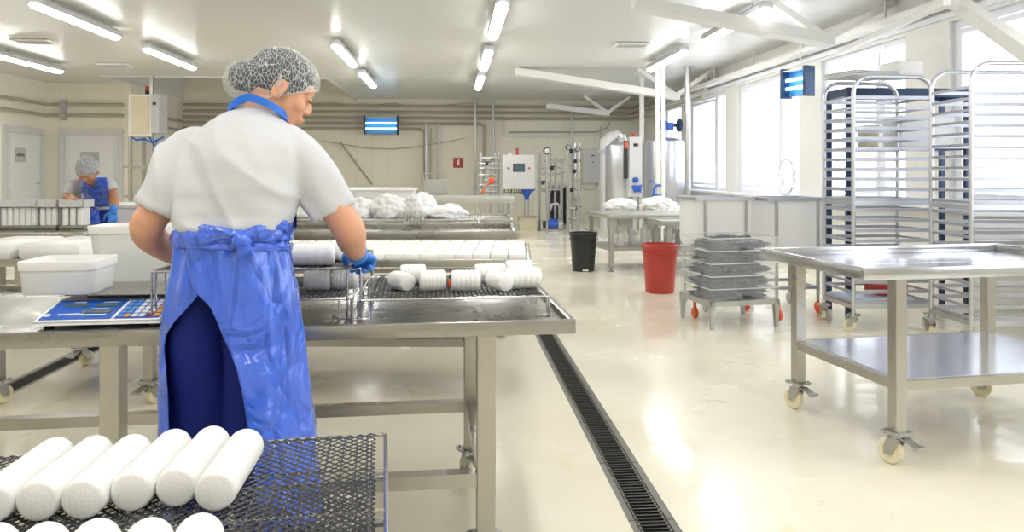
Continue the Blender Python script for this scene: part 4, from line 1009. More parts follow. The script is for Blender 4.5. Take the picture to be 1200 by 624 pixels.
mb = MB(); mb.cyl((.13, -.02, -a.z+.32), (.13, -.02, -.18), .018, n=8); mb.cyl((.21, -.02, -a.z+.32), (.21, -.02, -.18), .018, n=8); mb.build('drop_pipe', M_pipes, t)
# beige box, pump, plate exchanger, red canister
a = cam(619, 273, SM); t = thing('beige_tank', 'beige metal box on the floor under the control cabinet', 'box', (a.x, a.y+.2, 0)); MB().box((0, 0, .15), (.36, .3, .29), None, .008).build('body', M_beige, t); MB().box((0, 0, .302), (.39, .33, .015)).build('lid', M_galv, t)
a = cam(648, 271, SM); t = thing('blue_pump', 'blue electric pump on the floor right of the beige box', 'pump', (a.x, a.y, 0))
mb = MB(); mb.cyl((-.13, 0, .15), (.1, 0, .15), .085, n=18); mb.box((0, 0, .25), (.09, .08, .05)); mb.build('motor', M_bluepl, t, smooth='a'); MB().cyl((-.2, 0, .15), (-.13, 0, .15), .08, n=16).build('fan_cover', M_dark, t)
mb = MB(); mb.lathe([(.02, .1), (.12, .1), (.13, .15), (.12, .19), (.02, .19)], (0, 0, .15), 20, 'X'); mb.tube([(.14, 0, .28), (.14, 0, .52), (.08, 0, .58), (-.02, 0, .56), (-.06, 0, .45)], .03, 8); mb.box((0, 0, .03), (.3, .12, .06)); mb.build('pump_head', M_pipes, t, smooth='a')
a = cam(653, 268, 55); t = thing('plate_exchanger', 'upright plate heat exchanger with dark plates behind the blue pump', 'heat exchanger', (a.x, a.y+.1, 0))
for k in range(3): MB().box((-.12+.13*k, 0, .50), (.055, .3, .76)).build('plate_pack', M_dark, t)
for k in range(4): MB().box((-.185+.13*k, 0, .52), (.05, .34, .84)).build('end_plate', M_pipes, t)
MB().box((0, 0, .05), (.5, .34, .1)).build('base', M_galv, t)
a = cam(597, 270, 60); t = thing('red_extinguisher', 'small red cylinder on the floor beside the far table', 'extinguisher', (a.x, a.y, 0)); mb = MB(); mb.lathe([(.075, 0), (.08, .01), (.08, .30), (.05, .35), (.02, .37)], n=18); mb.build('cylinder', M_red, t, smooth='a'); MB().box((0, 0, .39), (.03, .1, .04)).build('handle', M_dark, t)
# pipe manifolds
def manifold(px0, px1, py0, py1, s_, nh, nv, lab, seed, dark):
    rnd = random.Random(seed); A = cam(px0, py1, s_); B = cam(px1, py0, s_); w = B.x-A.x; z0, z1 = A.z, B.z; c = (A.x+B.x)/2
    t = thing('pipe_manifold', lab, 'pipe manifold', (c, A.y, 0))
    for i in range(nv):
        x = -w/2+w*(i+.5)/nv+rnd.uniform(-.02, .02); zb = 0 if i in (0, nv-1) or rnd.random() < .35 else z0; zt = z1+rnd.uniform(-.05, .15)
        mb = MB(); mb.cyl((x, rnd.uniform(-.05, .08), zb), (x, 0, zt), .022, n=8); mb.build('upright_pipe', M_pipes, t, smooth='a')
    for j in range(nh):
        z = z0+(z1-z0)*(j+.5)/nh+rnd.uniform(-.02, .02); x0 = -w/2 if j % 2 else -w/2+rnd.uniform(0, .15)
        mb = MB(); mb.tube([(x0, -.06, z), (w/2-rnd.uniform(0, .1), -.06, z)], .020, 8); mb.build('cross_pipe', M_pipes, t, smooth='a')
        mb = MB(); x = rnd.uniform(-w*.4, w*.4); mb.cyl((x-.035, -.06, z), (x+.035, -.06, z), .04, n=10); mb.cyl((x, -.06, z), (x, -.12, z+.03), .012, n=6); mb.box((x+.03, -.12, z+.035), (.1, .02, .018))
        mb.build('valve', M_dark if rnd.random() < dark else M_galv, t)
    return t
manifold(561, 588, 182, 228, 57, 7, 5, 'tangle of steel pipes and valves left of the control cabinet', 3, .6)
manifold(629, 662, 184, 226, 57, 5, 5, 'steel pipes and valves right of the control cabinet', 5, .7)
manifold(664, 681, 172, 262, 56, 8, 4, 'tall bundle of steel pipes with blue fittings next to the electric panel', 9, .5)
a = cam(576, 212, 60); mb = MB(); mb.box((0, 0, 0), (.11, .06, .12), None, .02); mb.tube([(-.03, 0, -.05), (-.12, 0, -.14), (-.22, 0, -.24)], .015, 6); mb.cyl((-.01, .02, 0), (-.01, .22, .02), .02, n=8)
tag(mb.build('orange_valve', M_orange, loc=a), 'orange valve handle among the pipes left of the control cabinet', 'valve')
for k, (px, py, r, lab, base) in enumerate([(641, 177, .075, 'round dial gauge on a pipe right of the control cabinet', 240), (666, 173, .055, 'small dark round gauge on top of the pipe bundle, left one', 200), (677, 175, .05, 'small dark round gauge on top of the pipe bundle, right one', 200)]):
    a = cam(px, py, 59); t = thing('dial_gauge', lab, 'gauge', (a.x, a.y, 0))
    MB().cyl((0, -.02, a.z), (0, .03, a.z), r, n=20).build('rim', M_dark, t); MB().cyl((0, -.025, a.z), (0, -.02, a.z), r*.7, n=20).build('dial', M_lgrey if k == 0 else M_grey, t)
    MB().cyl((0, .0, 0), (0, .0, a.z-r*.9), .02, n=8).build('stem', M_pipes, t)
# curb under the equipment
mb = MB(); a = cam(560, 273, SM); b_ = cam(690, 273, SM); mb.box(((a.x+b_.x)/2, a.y+.8, .0045), (b_.x-a.x, 1.7, .009)); struct(mb.build('trim_6', M_cream))
# steel washer on the left behind cloths
a = cam(511, 226, 55); t = thing('steel_washer', 'small steel box unit on the back wall above the far table', 'washer', (a.x, a.y, 0)); MB().box((0, 0, .92), (.52, .3, .30), None, .01).build('body', M_galv, t)
MB().box((0, 0, .385), (.4, .25, .77)).build('stand', M_galv, t)
mb = MB(); mb.tube([(-.26, -.12, 1.07), (-.26, -.12, 1.2), (.22, -.12, 1.2), (.27, -.12, 1.0)], .012, 6); mb.build('wire_handle', M_chrome, t)
# things on curd table
z8 = .70-.018
for k, (px, w, h_, lab) in enumerate([(727, .55, .15, 'low white curd heap on the left half of the far table'), (770, .60, .17, 'white curd heap beside the blue clamp')]):
    q = P(px, 244, z8); lump('curd_heap', M_cloth, (q.x, q.y-.05, z8), (w*.86, .45, h_), lab, 'curd', 11+k, amp=.25)
q = P(797, 252, .642); lump('curd_heap', M_cloth, (q.x+.1, q.y+.15, .642), (.45, .35, .13), 'small white curd heap on the table behind the red bucket', 'curd', 14, amp=.2)
for k, px in enumerate([726, 735, 744, 752, 760, 768]):
    q = P(px, 292, .30); x = (q-T8); c_, s_ = math.cos(-R8), math.sin(-R8); lx = c_*x.x-s_*x.y
    q = loc2w(T8, R8, -.62+.16*k, -.2, .2965); h_ = [.20, .2, .26, .27, .26, .18][k]
    t = thing('white_jar', ['leftmost', 'second from left', 'third from left', 'fourth from left', 'fifth from left', 'rightmost'][k]+' jar on the lower shelf of the far table with white heaps', 'jar', q, 0, 'jars on the lower shelf')
    MB().lathe([(.05, 0), (.055, .01), (.055, h_*.75), (.03, h_*.88), (.03, h_*.93)], n=16).build('body', M_white if k % 2 == 0 else M_lgrey, t, smooth='a'); MB().lathe([(.034, h_*.93), (.034, h_)], n=14).build('lid', M_bluepl if k in (3, 5) else M_white, t, smooth='a')
# ---- control tower at left
a = cam(170, 270, 62); t = thing('control_tower', 'tall stand with a beige panel box and grey cabinet behind the left shoulder', 'machine tower', (a.x, a.y, 0))
u = 1/62; bx = lambda px: (px-170)*u; bz = lambda py: H-(py-YH)*u
MB().box(((bx(157)+bx(183))/2, 0, (bz(112)+bz(161))/2), (bx(183)-bx(157), .45, bz(112)-bz(161)), None, .01).build('housing', M_cream, t)
MB().box(((bx(160)+bx(180))/2, -.23, (bz(115)+bz(158))/2), (bx(180)-bx(160), .02, bz(115)-bz(158))).build('front_panel', M_beige, t)
MB().box(((bx(183)+bx(192))/2, -.05, (bz(111)+bz(157))/2), (bx(192)-bx(183), .4, bz(111)-bz(157)), None, .006).build('side_cabinet', M_grey, t)
for px, y0 in ((158, 161), (166, 161), (182, 90)):
    MB().box((bx(px), .1 if px == 166 else -.18, bz(y0)/2), (.055, .055, bz(y0))).build('post', M_galv, t)
mb = MB(); mb.box((bx(172), -.16, bz(196)), (.75, .04, .04)); mb.box((bx(166), -.16, bz(230)), (.5, .04, .04)); mb.build('cross_bar', M_galv, t)
for z, m_ in ((bz(104), M_red), (bz(109), M_dark)): MB().cyl((bx(173), 0, z-.045), (bx(173), 0, z+.045), .045, n=12).build('signal_light', m_, t)
mb = MB(); mb.tube([(bx(160), -.2, bz(161)), (bx(166), -.25, bz(165)), (bx(176), -.25, bz(164)), (bx(184), -.25, bz(168)), (bx(196), -.2, bz(161))], .018, 6); mb.tube([(bx(180), -.2, bz(161)), (bx(186), -.22, bz(172)), (bx(190), -.22, bz(164))], .018, 6); mb.build('blue_hose', M_bluepl, t)
MB().box((bx(187), -.27, bz(123)), (.05, .03, .05)).build('lock', M_dark, t)
# white tank / rail to the right of the worker
a = P(130, 242, .90); a = cam(150, 240, 118); t = thing('white_basin', 'white rectangular basin behind the bending worker', 'basin', (a.x, a.y, 0))
MB().box((0, 0, .72), (.62, .5, .32), None, .02).build('tub', M_tub, t, smooth='a'); MB().box((0, 0, .895), (.66, .54, .04), None, .012).build('rim', M_tub, t, smooth='a')
for sx in (-1, 1):
    for sy in (-1, 1): MB().box((sx*.26, sy*.2, .29), (.04, .04, .57)).build('leg', M_galv, t)
# ================================================================ PEOPLE
def seg_ring(c, a, b, n=32, e=2.3, tilt=0.):
    out = []
    for k in range(n):
        t_ = 2*PI*k/n; cs, sn = math.cos(t_), math.sin(t_)
        x = a*math.copysign(abs(cs)**(2/e), cs); y = b*math.copysign(abs(sn)**(2/e), sn)
        out.append(Vector((c[0]+x, c[1]+y, c[2]+y*tilt)))
    return out
def smooth_path(pts, rad, sub=4):
    P_, R_ = [], []; n = len(pts)
    for i in range(n-1):
        p0, p1, p2, p3 = pts[max(i-1, 0)], pts[i], pts[i+1], pts[min(i+2, n-1)]
        for k in range(sub):
            t_ = k/sub; t2, t3 = t_*t_, t_*t_*t_
            P_.append(.5*((2*p1)+(-p0+p2)*t_+(2*p0-5*p1+4*p2-p3)*t2+(-p0+3*p1-3*p2+p3)*t3))
            R_.append(rad[i]*(1-t_)+rad[i+1]*t_)
    P_.append(pts[-1]); R_.append(rad[-1]); return P_, R_
def limb(mb, pts, rad, n=16, sub=4):
    p, r = smooth_path([Vector(q) for q in pts], rad, sub)
    mb.tube(p, r, n); mb.ell(p[0], (r[0],)*3); mb.ell(p[-1], (r[-1],)*3); return mb
def sleeve(mb, pts, rad, wall=.012, deep=.05):
    p, r = smooth_path([Vector(q) for q in pts], rad, 5)
    d = (p[-2]-p[-1]).normalized()
    p2 = p+[p[-1]+d*.001, p[-1]+d*deep]; r2 = r+[r[-1]-wall, r[-1]-wall-.004]
    # tube with a hollow cuff: build rings by hand so that the last two turn back inside
    R = []; pu = None
    for i in range(len(p)):
        a = p[max(i-1, 0)]; b = p[min(i+1, len(p)-1)]; t_ = (b-a).normalized()
        u = Vector((0, 1, 0)) if pu is None else pu; u = (u-t_*u.dot(t_)).normalized(); pu = u; v = t_.cross(u)
        R.append([p[i]+(u*math.cos(2*PI*j/24)+v*math.sin(2*PI*j/24))*r[i] for j in range(24)])
    for q, rr in zip(p2[len(p):], r2[len(p):]): R.append([q+(u*math.cos(2*PI*j/24)+v*math.sin(2*PI*j/24))*rr for j in range(24)])
    mb.rings(R); mb.ell(p[0], (r[0],)*3)
def hand(mb, w, d, s, n, size=1., curl=(.35, .6, .5), fist=1.):
    """w wrist, d along the hand, s towards the thumb side, n direction the fingers curl towards"""
    w, d, s, n = Vector(w), Vector(d).normalized(), Vector(s), Vector(n); s = (s-d*s.dot(d)).normalized(); n = d.cross(s)*(1 if d.cross(s).dot(n) > 0 else -1)
    k = size; R = []
    for t_, a, b in ((0, .024, .019), (.03, .034, .018), (.06, .041, .016), (.085, .041, .013)):
        c = w+d*t_*k; R.append([c+s*a*k*math.cos(q)+n*b*k*math.sin(q) for q in [2*PI*j/14 for j in range(14)]])
    mb.rings(R)
    for i, (off, L, base) in enumerate(((.030, .072, .082), (.010, .08, .087), (-.010, .074, .085), (-.029, .058, .078))):
        p = w+d*base*k+s*off*k; a = 0; pts = [p-d*.02*k, p]; q = p
        for j, fr in enumerate((.45, .30, .25)):
            a += curl[j]*fist*(1+.08*i); dd = d*math.cos(a)+n*math.sin(a); q = q+dd*L*fr*k; pts.append(q)
        limb(mb, pts, [.0092*k, .0092*k, .0086*k, .0080*k, .0068*k], 10, 3)
    p = w+d*.025*k+s*.024*k; pts = [p-d*.01*k, p, p+(d*.5+s*.75+n*.3).normalized()*.035*k, p+(d*.5+s*.75+n*.3).normalized()*.035*k+(d*.85+s*.15+n*.45).normalized()*.03*k, p+(d*.5+s*.75+n*.3).normalized()*.035*k+(d*.85+s*.15+n*.45).normalized()*.03*k+(d*.8-s*.1+n*.6).normalized()*.024*k]
    limb(mb, pts, [.012*k, .0125*k, .011*k, .0095*k, .0075*k], 10, 3)
def head_parts(mb, M, k=1.):
    """adds skull, face and ears in head space (Y forward, Z up); M places them"""
    q = MB()
    q.ell((0, -.012, .028), (.074, .095, .083)); q.ell((0, .028, -.025), (.060, .068, .080)); q.ell((0, .045, -.076), (.038, .040, .034)); q.ell((0, .072, -.098), (.022, .018, .016))
    q.ell((0, .073, .028), (.052, .022, .022))
    q.tube([(0, .086, .015), (0, .096, -.005), (0, .104, -.022), (0, .105, -.031), (0, .092, -.038)], [.007, .008, .0105, .0095, .006], 10)
    for sx in (-1, 1):
        q.ell((sx*.010, .100, -.034), (.009, .010, .007)); q.ell((sx*.038, .068, -.028), (.022, .022, .022))
        q.ell((sx*.031, .080, .006), (.015, .012, .010))
    q.ell((0, .096, -.060), (.021, .010, .0055)); q.ell((0, .093, -.070), (.018, .011, .0065))
    for sx in (-1, 1):
        Re = Matrix.Rotation(sx*-.35, 3, 'Z') @ Matrix.Rotation(-.2, 3, 'X')
        pts = []
        for j in range(13):
            a = -PI*.55+PI*1.65*j/12; pts.append(Vector((sx*.076, -.002, -.014))+Re @ Vector((sx*.008, -.017*math.cos(a)*1.0, .030*math.sin(a))))
        q.tube(pts, .0048, 8); q.ell(Vector((sx*.074, .0, -.014)), (.006, .017, .026), Re); q.ell(Vector((sx*.077, .004, -.038)), (.005, .008, .009), Re)
    q.xf(M @ Matrix.Scale(k, 4)); me = bpy.data.meshes.new('tmp'); q.bm.to_mesh(me); mb.bm.from_mesh(me); q.bm.free()
def frame(o, psi, th, face_cam=False):
    f = Vector((math.cos(psi)*math.cos(th), math.sin(psi)*math.cos(th), -math.sin(th)))
    u = Vector((math.cos(psi)*math.sin(th), math.sin(psi)*math.sin(th), math.cos(th))); x = f.cross(u)
    M = Matrix((x, f, u)).transposed().to_4x4(); M.translation = o; return M
def cut(o, co, no):
    """keep the side of the mesh opposite the normal"""
    bm = bmesh.new(); bm.from_mesh(o.data); bmesh.ops.bisect_plane(bm, geom=bm.verts[:]+bm.edges[:]+bm.faces[:], plane_co=co, plane_no=no, clear_outer=True)
    bm.to_mesh(o.data); bm.free()
# ---------------- the woman in front
Z0 = 1.92; s0 = F/Z0; X0 = (275-600)/s0
W0 = cw(X0, Z0, 0)
wo = thing('person', 'person seen from behind in hairnet, white shirt and blue apron at the work table', 'person', W0, -ALPHA)
def wl(px, py, dy=0.):
    z_ = Z0+dy; return Vector(((px-600)/F*z_-X0, dy, H-(py-YH)/F*z_))
HM = frame(wl(330, 103.5, .09), math.radians(20), math.radians(27)) @ Matrix.Scale(.90, 4)
mb = MB()
head_parts(mb, HM)
limb(mb, [HM @ Vector((0, -.02, -.03)), wl(309, 131, .065), wl(298, 150, .035)], [.052, .050, .062])
mb.rings([seg_ring(wl(280, y, d), a, b) for y, a, b, d in ((275, .125, .085, 0), (240, .125, .085, 0), (200, .13, .085, .01), (175, .12, .07, .03), (150, .09, .06, .035))])
# arms
LA = [wl(219, 176, .02), wl(196, 228, 0), wl(172, 266, -.01), wl(186, 286, .09), wl(213, 303, .20)]
limb(mb, LA, [.034, .042, .0435, .038, .027])
RA = [wl(352, 178, .03), wl(384, 232, .05), wl(408, 268, .09), wl(412, 282, .17), wl(418, 297, .29)]
limb(mb, RA, [.034, .040, .0455, .042, .028])
for sx in (-1, 1):
    limb(mb, [wl(275+sx*30, 290, 0), wl(275+sx*28, 420, 0), Vector((sx*.075, .0, .10))], [.055, .05, .04])
body = mb.build('body', M_skin, wo); remesh(body, .0055, 3, .5)
# T-shirt
mb = MB()
mb.rings([seg_ring(wl(cx, y, d), a, b, 40, e, tl) for y, cx, a, b, d, e, tl in (
    (271, 274, .134, .118, 0, 2.3, 0), (266, 275, .144, .122, 0, 2.3, 0), (245, 278, .150, .118, 0, 2.3, 0), (220, 281, .155, .118, 0, 2.3, 0), (192, 284, .158, .115, .01, 2.3, 0),
    (173, 287, .155, .106, .02, 2.2, -.05), (160, 289, .138, .096, .03, 2.1, -.1), (149, 292, .115, .085, .04, 2.0, -.15), (140, 296, .083, .072, .05, 2.0, -.2), (133, 300, .060, .060, .055, 2, -.25))])
sleeve(mb, [wl(228, 168, .03), wl(214, 188, .02), wl(200, 218, .0), wl(190, 246, -.005)], [.050, .060, .064, .067])
sleeve(mb, [wl(338, 168, .035), wl(353, 186, .04), wl(371, 215, .05), wl(389, 248, .072)], [.050, .060, .060, .060], .018)
mb.ell(wl(247, 164, .03), (.095, .058, .038), Matrix.Rotation(-.42, 3, 'Y')); mb.ell(wl(331, 163, .04), (.08, .056, .038), Matrix.Rotation(.5, 3, 'Y'))
sh = mb.build('t_shirt', M_shirt, wo); remesh(sh, .0065, 7, .6)
nrm_ = [v.normal.copy() for v in sh.data.vertices]
for v, n in zip(sh.data.vertices, nrm_):      # soft cloth folds: long diagonals across the back, bunching above the apron
    p = v.co; q = Vector((p.x*9+p.z*5, p.y*4, p.z*3.2-p.x*3)); f_ = noise.noise(q)
    lo = max(0, 1-abs(p.z-1.09)/.10); f2 = noise.noise(Vector((p.x*10, p.y*6, p.z*26)))
    f3 = max(0, 1-abs(noise.noise(Vector((p.x*7+p.z*6, p.y*3, p.z*2.2-p.x*2+4))))*3.0)**2
    p += n*((.017*f_+.010*f3)*min(1, max(0, (1.42-p.z)*6))+.008*lo*f2)
# hair and hairnet
mb = MB(); mb.ell((0, -.016, .030), (.081, .100, .087), None, 32, 20); mb.ell((0, -.112, -.022), (.047, .044, .046), None, 24, 16); mb.ell((0, -.085, -.01), (.05, .04, .05))
mb.xf(HM); hr = mb.build('hair', M_hair, wo); remesh(hr, .005, 3, .5)
def plane(a, b):
    """plane through head-space line (y,z)->(y,z); removes the lower front side"""
    A, B = Vector((0, *a)), Vector((0, *b)); d = (B-A).normalized(); n = Vector((0, d.z, -d.y))
    if n.z > 0: n = -n
    return HM @ A, (HM.to_3x3() @ n)
cut(hr, *plane((.088, .040), (-.05, -.080)))
mb = MB(); mb.ell((0, -.008, .026), (.087, .114, .101), None, 40, 26); mb.ell((0, -.112, -.034), (.060, .056, .060), None, 24, 16); mb.ell((0, -.085, -.02), (.07, .05, .065), None, 24, 16)
mb.xf(HM); nt_ = mb.build('hairnet', M_hairnet, wo); remesh(nt_, .005, 6, .6)
cut(nt_, *plane((.10, .044), (-.09, -.105))); jitter(nt_, .005, 22)
mb = MB(); pts = []
for k in range(36):
    a = 2*PI*k/36; y = -.001+.101*math.cos(a); x = .083*math.sin(a); t_ = (y-.10)/(-.19); z = .044+t_*(-.149); pts.append(HM @ Vector((x*(1-.1*max(0, -math.cos(a))), y, z-.0)))
mb.tube(pts, .0026, 6, closed=True); part(mb.build('elastic_band', M_hairnet, nt_, smooth=True), 'white elastic edge of the hairnet')
# eyelashes and brows
mb = MB()
for sx in (-1, 1):
    mb.tube([HM @ Vector((sx*x, y, z)) for x, y, z in ((.018, .090, .002), (.031, .093, -.003), (.044, .086, -.001))], .0018, 6)
    for k in range(5): 
        x = .022+.005*k; mb.tube([HM @ Vector((sx*x, .091, -.002)), HM @ Vector((sx*x*1.05, .101, -.004))], .0008, 4)
    mb.tube([HM @ Vector((sx*x, y, z)) for x, y, z in ((.014, .090, .024), (.030, .087, .029), (.044, .079, .025))], .0026, 6)
mb.build('lashes', M_hair, wo)
mb = MB(); mb.ell(HM @ Vector((0, .1015, -.062)), (.013, .007, .0035), HM.to_3x3()); mb.ell(HM @ Vector((0, .099, -.0685)), (.012, .007, .004), HM.to_3x3()); mb.build('lips', mat('lips', (.62, .27, .21), .45), wo, smooth=True)
# trousers and shoes
mb = MB()
mb.rings([seg_ring(wl(cx, y, 0), a, b, 36, 2.3) for y, cx, a, b in ((272, 274, .110, .090), (290, 272, .118, .095), (330, 270, .120, .095), (345, 269, .10, .08))])
for sx in (-1, 1): limb(mb, [wl(268+sx*29, 335, 0), wl(267+sx*32, 420, 0), wl(266+sx*33, 520, .0), Vector((sx*.09, 0, .12))], [.078, .073, .070, .068], 20)
tr_ = mb.build('trousers', M_trous, wo); remesh(tr_, .009, 4, .5); jitter(tr_, .016, 7, (1.8, 1, .45))
mb = MB()
for sx in (-1, 1): mb.ell((sx*.08, .05, .045), (.048, .13, .05)); mb.box((sx*.08, .05, .012), (.085, .25, .022), None, .008)
mb.build('shoes', M_white, wo, smooth='a')
# apron skirt
def ip(tab, y):
    for (a, b), (c, d) in zip(tab[:-1], tab[1:]):
        if y <= c: return b+(d-b)*(y-a)/(c-a)
    return tab[-1][1]
SL = [(258, 214), (270, 212), (285, 209), (310, 204), (338, 197), (370, 191), (400, 188), (450, 187), (515, 190), (610, 192)]
SR = [(258, 336), (270, 335), (285, 335), (310, 341), (338, 347), (370, 352), (400, 356), (450, 362), (515, 370), (610, 376)]
OL = [(258, 268), (300, 272), (330, 262), (338, 253), (348, 244), (360, 232), (372, 218), (385, 208), (400, 205), (420, 209), (450, 215), (480, 216), (515, 219), (610, 224)]
OR = [(258, 240), (300, 238), (330, 248), (338, 257), (350, 270), (365, 277), (380, 283), (400, 292), (420, 300), (450, 308), (480, 313), (515, 318), (610, 330)]
def BD(y): return ip([(258, .112), (285, .122), (340, .128), (400, .130), (450, .15), (610, .17)], y)
NU, NV = 150, 90
mb = MB()
def apf(u, v):
    y = 266+(604-266)*v; l, r_ = ip(SL, y), ip(SR, y); cx = (l+r_)/2; a = (r_-l)/2/s0; b = BD(y)
    pR = math.asin(max(-.95, min(.95, (ip(OR, y)-cx)/s0/a))); pL = math.asin(max(-.95, min(.95, (ip(OL, y)-cx)/s0/a)))
    ph = pR+(2*PI+pL-pR)*u
    k = 1-.045*max(0, (u-.8)/.2)      # the left flap tucks under the right one
    c = wl(cx, y, 0)
    fold = .0065*noise.noise(Vector((math.sin(ph)*4.5+v*2.2, math.cos(ph)*4.5, v*2.6)))+.002*noise.noise(Vector((math.sin(ph)*9+v*5, math.cos(ph)*9, v*7)))
    fold += .004*math.sin(ph*13+4*v)*max(0, 1-v*5)
    e = min(1, (min(u, 1-u))*22)
    rr = k+fold/a*1.6*(.3+.7*e)
    return Vector((c.x+a*rr*math.sin(ph), c.y-b*rr*math.cos(ph)-.012*(1-e)*(u > .5)*0, c.z))
mb.grid(apf, NU, NV); ap = mb.build('apron', M_apron, wo, smooth=True)
sd = ap.modifiers.new('thick', 'SOLIDIFY'); sd.thickness = .0018
# bib in front, straps, waist tie
mb = MB()
def bib(u, v):
    y = 160+(272-160)*v; a = .135 if v > .35 else .09+.045*v/.35; ph = PI*.62+PI*.76*u; c = wl(286, y, .02*(1-v)); b = .128
    return Vector((c.x+a*math.sin(ph), c.y-b*math.cos(ph), c.z))
mb.grid(bib, 24, 16); part(mb.build('apron_bib', M_apron, wo, smooth=True), 'front bib of the blue apron')
mb = MB(); n_ = wl(302, 131, .045); R = []
for k in range(40):
    a = 2*PI*k/40; c = n_+Vector((.073*math.cos(a), .064*math.sin(a), -.42*.064*math.sin(a)-.018*abs(math.cos(a))+.004)); o_ = Vector((math.cos(a), math.sin(a), 0))
    R.append([c+o_*.004+Vector((0, 0, .012)), c+o_*.006-Vector((0, 0, .010)), c-o_*.003-Vector((0, 0, .008)), c-o_*.003+Vector((0, 0, .011))])
mb.rings(R, closed=True); part(mb.build('neck_strap', M_blueband, wo, smooth='a'), 'bright blue neck strap of the apron')
mb = MB(); R = []
N = 160
for lay, (dz, h0, out) in enumerate(((.012, .013, .000), (-.006, .015, .003), (-.024, .012, .001))):
    R = []
    for k in range(N):
        a = 2*PI*k/N; y0 = 276; l, r_ = 209, 337; cx = (l+r_)/2; aa = (r_-l)/2/s0+.004+out; b = .123+out; c = wl(cx, y0, 0)
        q = Vector((math.cos(a)*3.5, math.sin(a)*3.5, lay*3.1)); w1 = noise.noise(q); w2_ = noise.noise(q*2.3)
        h1 = h0*(1+.55*w1); p = Vector((c.x+aa*(1+.02*w2_)*math.sin(a), c.y-b*(1+.02*w2_)*math.cos(a), c.z+dz+.010*w1+.012*math.sin(a+lay)))
        o_ = Vector((math.sin(a), -math.cos(a), 0)); ring = []
        for j in range(12):
            t_ = 2*PI*j/12; th = .0045*(1+.5*math.sin(t_*4+w1*6)); ring.append(p+o_*(th*math.cos(t_))+Vector((0, 0, h1*math.sin(t_))))
        R.append(ring)
    if lay < 2: mb.rings(R, closed=True)
mb.rings(R, closed=True); part(mb.build('waist_tie', M_apron, wo, smooth=True), 'bunched blue waist tie of the apron')
mb = MB(); yb0 = -.135
mb.ell(wl(283, 283, yb0), (.026, .020, .022)); mb.ell(wl(278, 276, yb0+.006), (.03, .016, .015))
def ribbon(pts, wd, th=.005):
    R = []
    for i, p in enumerate(pts):
        a = pts[max(i-1, 0)]; b = pts[min(i+1, len(pts)-1)]; t_ = (b-a).normalized(); y_ = Vector((0, 1, 0)); s_ = t_.cross(y_).normalized()
        w = wd[i]; R.append([p+s_*w*math.cos(q)+y_*th*math.sin(q)*(1+.6*math.sin(q*3+i)) for q in [2*PI*j/10 for j in range(10)]])
    mb.rings(R)
ribbon([wl(283, 280, yb0), wl(284, 290, yb0-.008), wl(288, 298, yb0-.006), wl(291, 302, yb0)], [.012, .020, .022, .010], .007)
ribbon([wl(283, 281, yb0), wl(276, 286, yb0-.004), wl(272, 292, yb0)], [.012, .014, .006], .006)
ribbon([wl(280, 279, yb0), wl(300, 272, yb0+.015), wl(318, 271, yb0+.06), wl(330, 273, yb0+.10), wl(336, 279, yb0+.12)], [.012, .016, .022, .028, .012], .008)
ribbon([wl(283, 279, yb0), wl(265, 274, yb0), wl(240, 273, yb0+.02), wl(222, 278, yb0+.06), wl(211, 284, yb0+.10)], [.012, .014, .022, .026, .014], .010)
ribbon([wl(318, 262, yb0+.06), wl(330, 264, yb0+.09), wl(336, 270, yb0+.12), wl(334, 280, yb0+.12)], [.006, .018, .016, .008], .01)
part(mb.build('waist_knot', M_apron, wo, smooth=True), 'knot and loose ends of the blue apron tie')
# gloves
ms_ = [o for o in bpy.data.objects if o.get('label') and not 4 <= len(o['label'].split()) <= 16 and o.get('category')]
for o in ms_: print('LABEL', o.name, '|', o['label'])
mb = MB(); w_ = RA[-1]; dv = Vector((.12, .90, -.25)).normalized()
limb(mb, [w_-(RA[-1]-RA[-2]).normalized()*.018, w_+(RA[-1]-RA[-2]).normalized()*.012], [.0345, .033]); hand(mb, w_, dv, Vector((-.9, .3, .1)), Vector((0, -.3, -.9)), 1.0, (1.0, 1.15, .7))
g = mb.build('glove', M_glove, wo); remesh(g, .003, 2, .5)
mb = MB(); w_ = LA[-1]; dv = Vector((.35, .6, -.45)).normalized()
limb(mb, [w_-(LA[-1]-LA[-2]).normalized()*.012, w_+dv*.012], [.0335, .030]); hand(mb, w_, dv, Vector((.7, -.3, .4)), Vector((.2, -.4, -.8)), .98, (.3, .4, .3))
g = mb.build('glove', M_glove, wo); remesh(g, .003, 2, .5)
# ---------------- the bending worker at the left
Z1 = 6.50; s1 = F/Z1; X1 = (113-600)/s1
w2 = thing('person', 'person in a hairnet and blue apron bending over the white moulds at the far left', 'person', cw(X1, Z1, 0), -ALPHA)
def vl(px, py, dy=0.):
    z_ = Z1+dy; return Vector(((px-600)/F*z_-X1, dy, H-(py-YH)/F*z_))
f = Vector((.06, -.72, -.69)).normalized(); u = Vector((0, -.69, .72)); u = (u-f*u.dot(f)).normalized(); x = f.cross(u)
HM = Matrix((x, f, u)).transposed().to_4x4(); HM.translation = vl(103, 200.5, -.36)
mb = MB(); head_parts(mb, HM, .98); limb(mb, [HM @ Vector((0, -.03, -.03)), vl(105, 206, -.26)], [.052, .058])
mb.rings([seg_ring(vl(cx, y, d), a, b, 24) for y, cx, a, b, d in ((300, 112, .10, .08, 0), (244, 110, .13, .09, 0), (225, 108, .12, .06, -.10), (214, 106, .09, .05, -.20))])
AL = [vl(90, 211, -.24), vl(80, 228, -.26), vl(79, 233, -.38), vl(84, 232, -.52)]; AR = [vl(122, 210, -.24), vl(131, 224, -.22), vl(134, 238, -.26), vl(133, 247, -.32)]
limb(mb, AL, [.024, .036, .038, .03]); limb(mb, AR, [.024, .036, .037, .028])
for sx in (-1, 1): limb(mb, [vl(110+sx*9, 250), vl(110+sx*9, 300), Vector((sx*.08, 0, .08))], [.08, .06, .045])
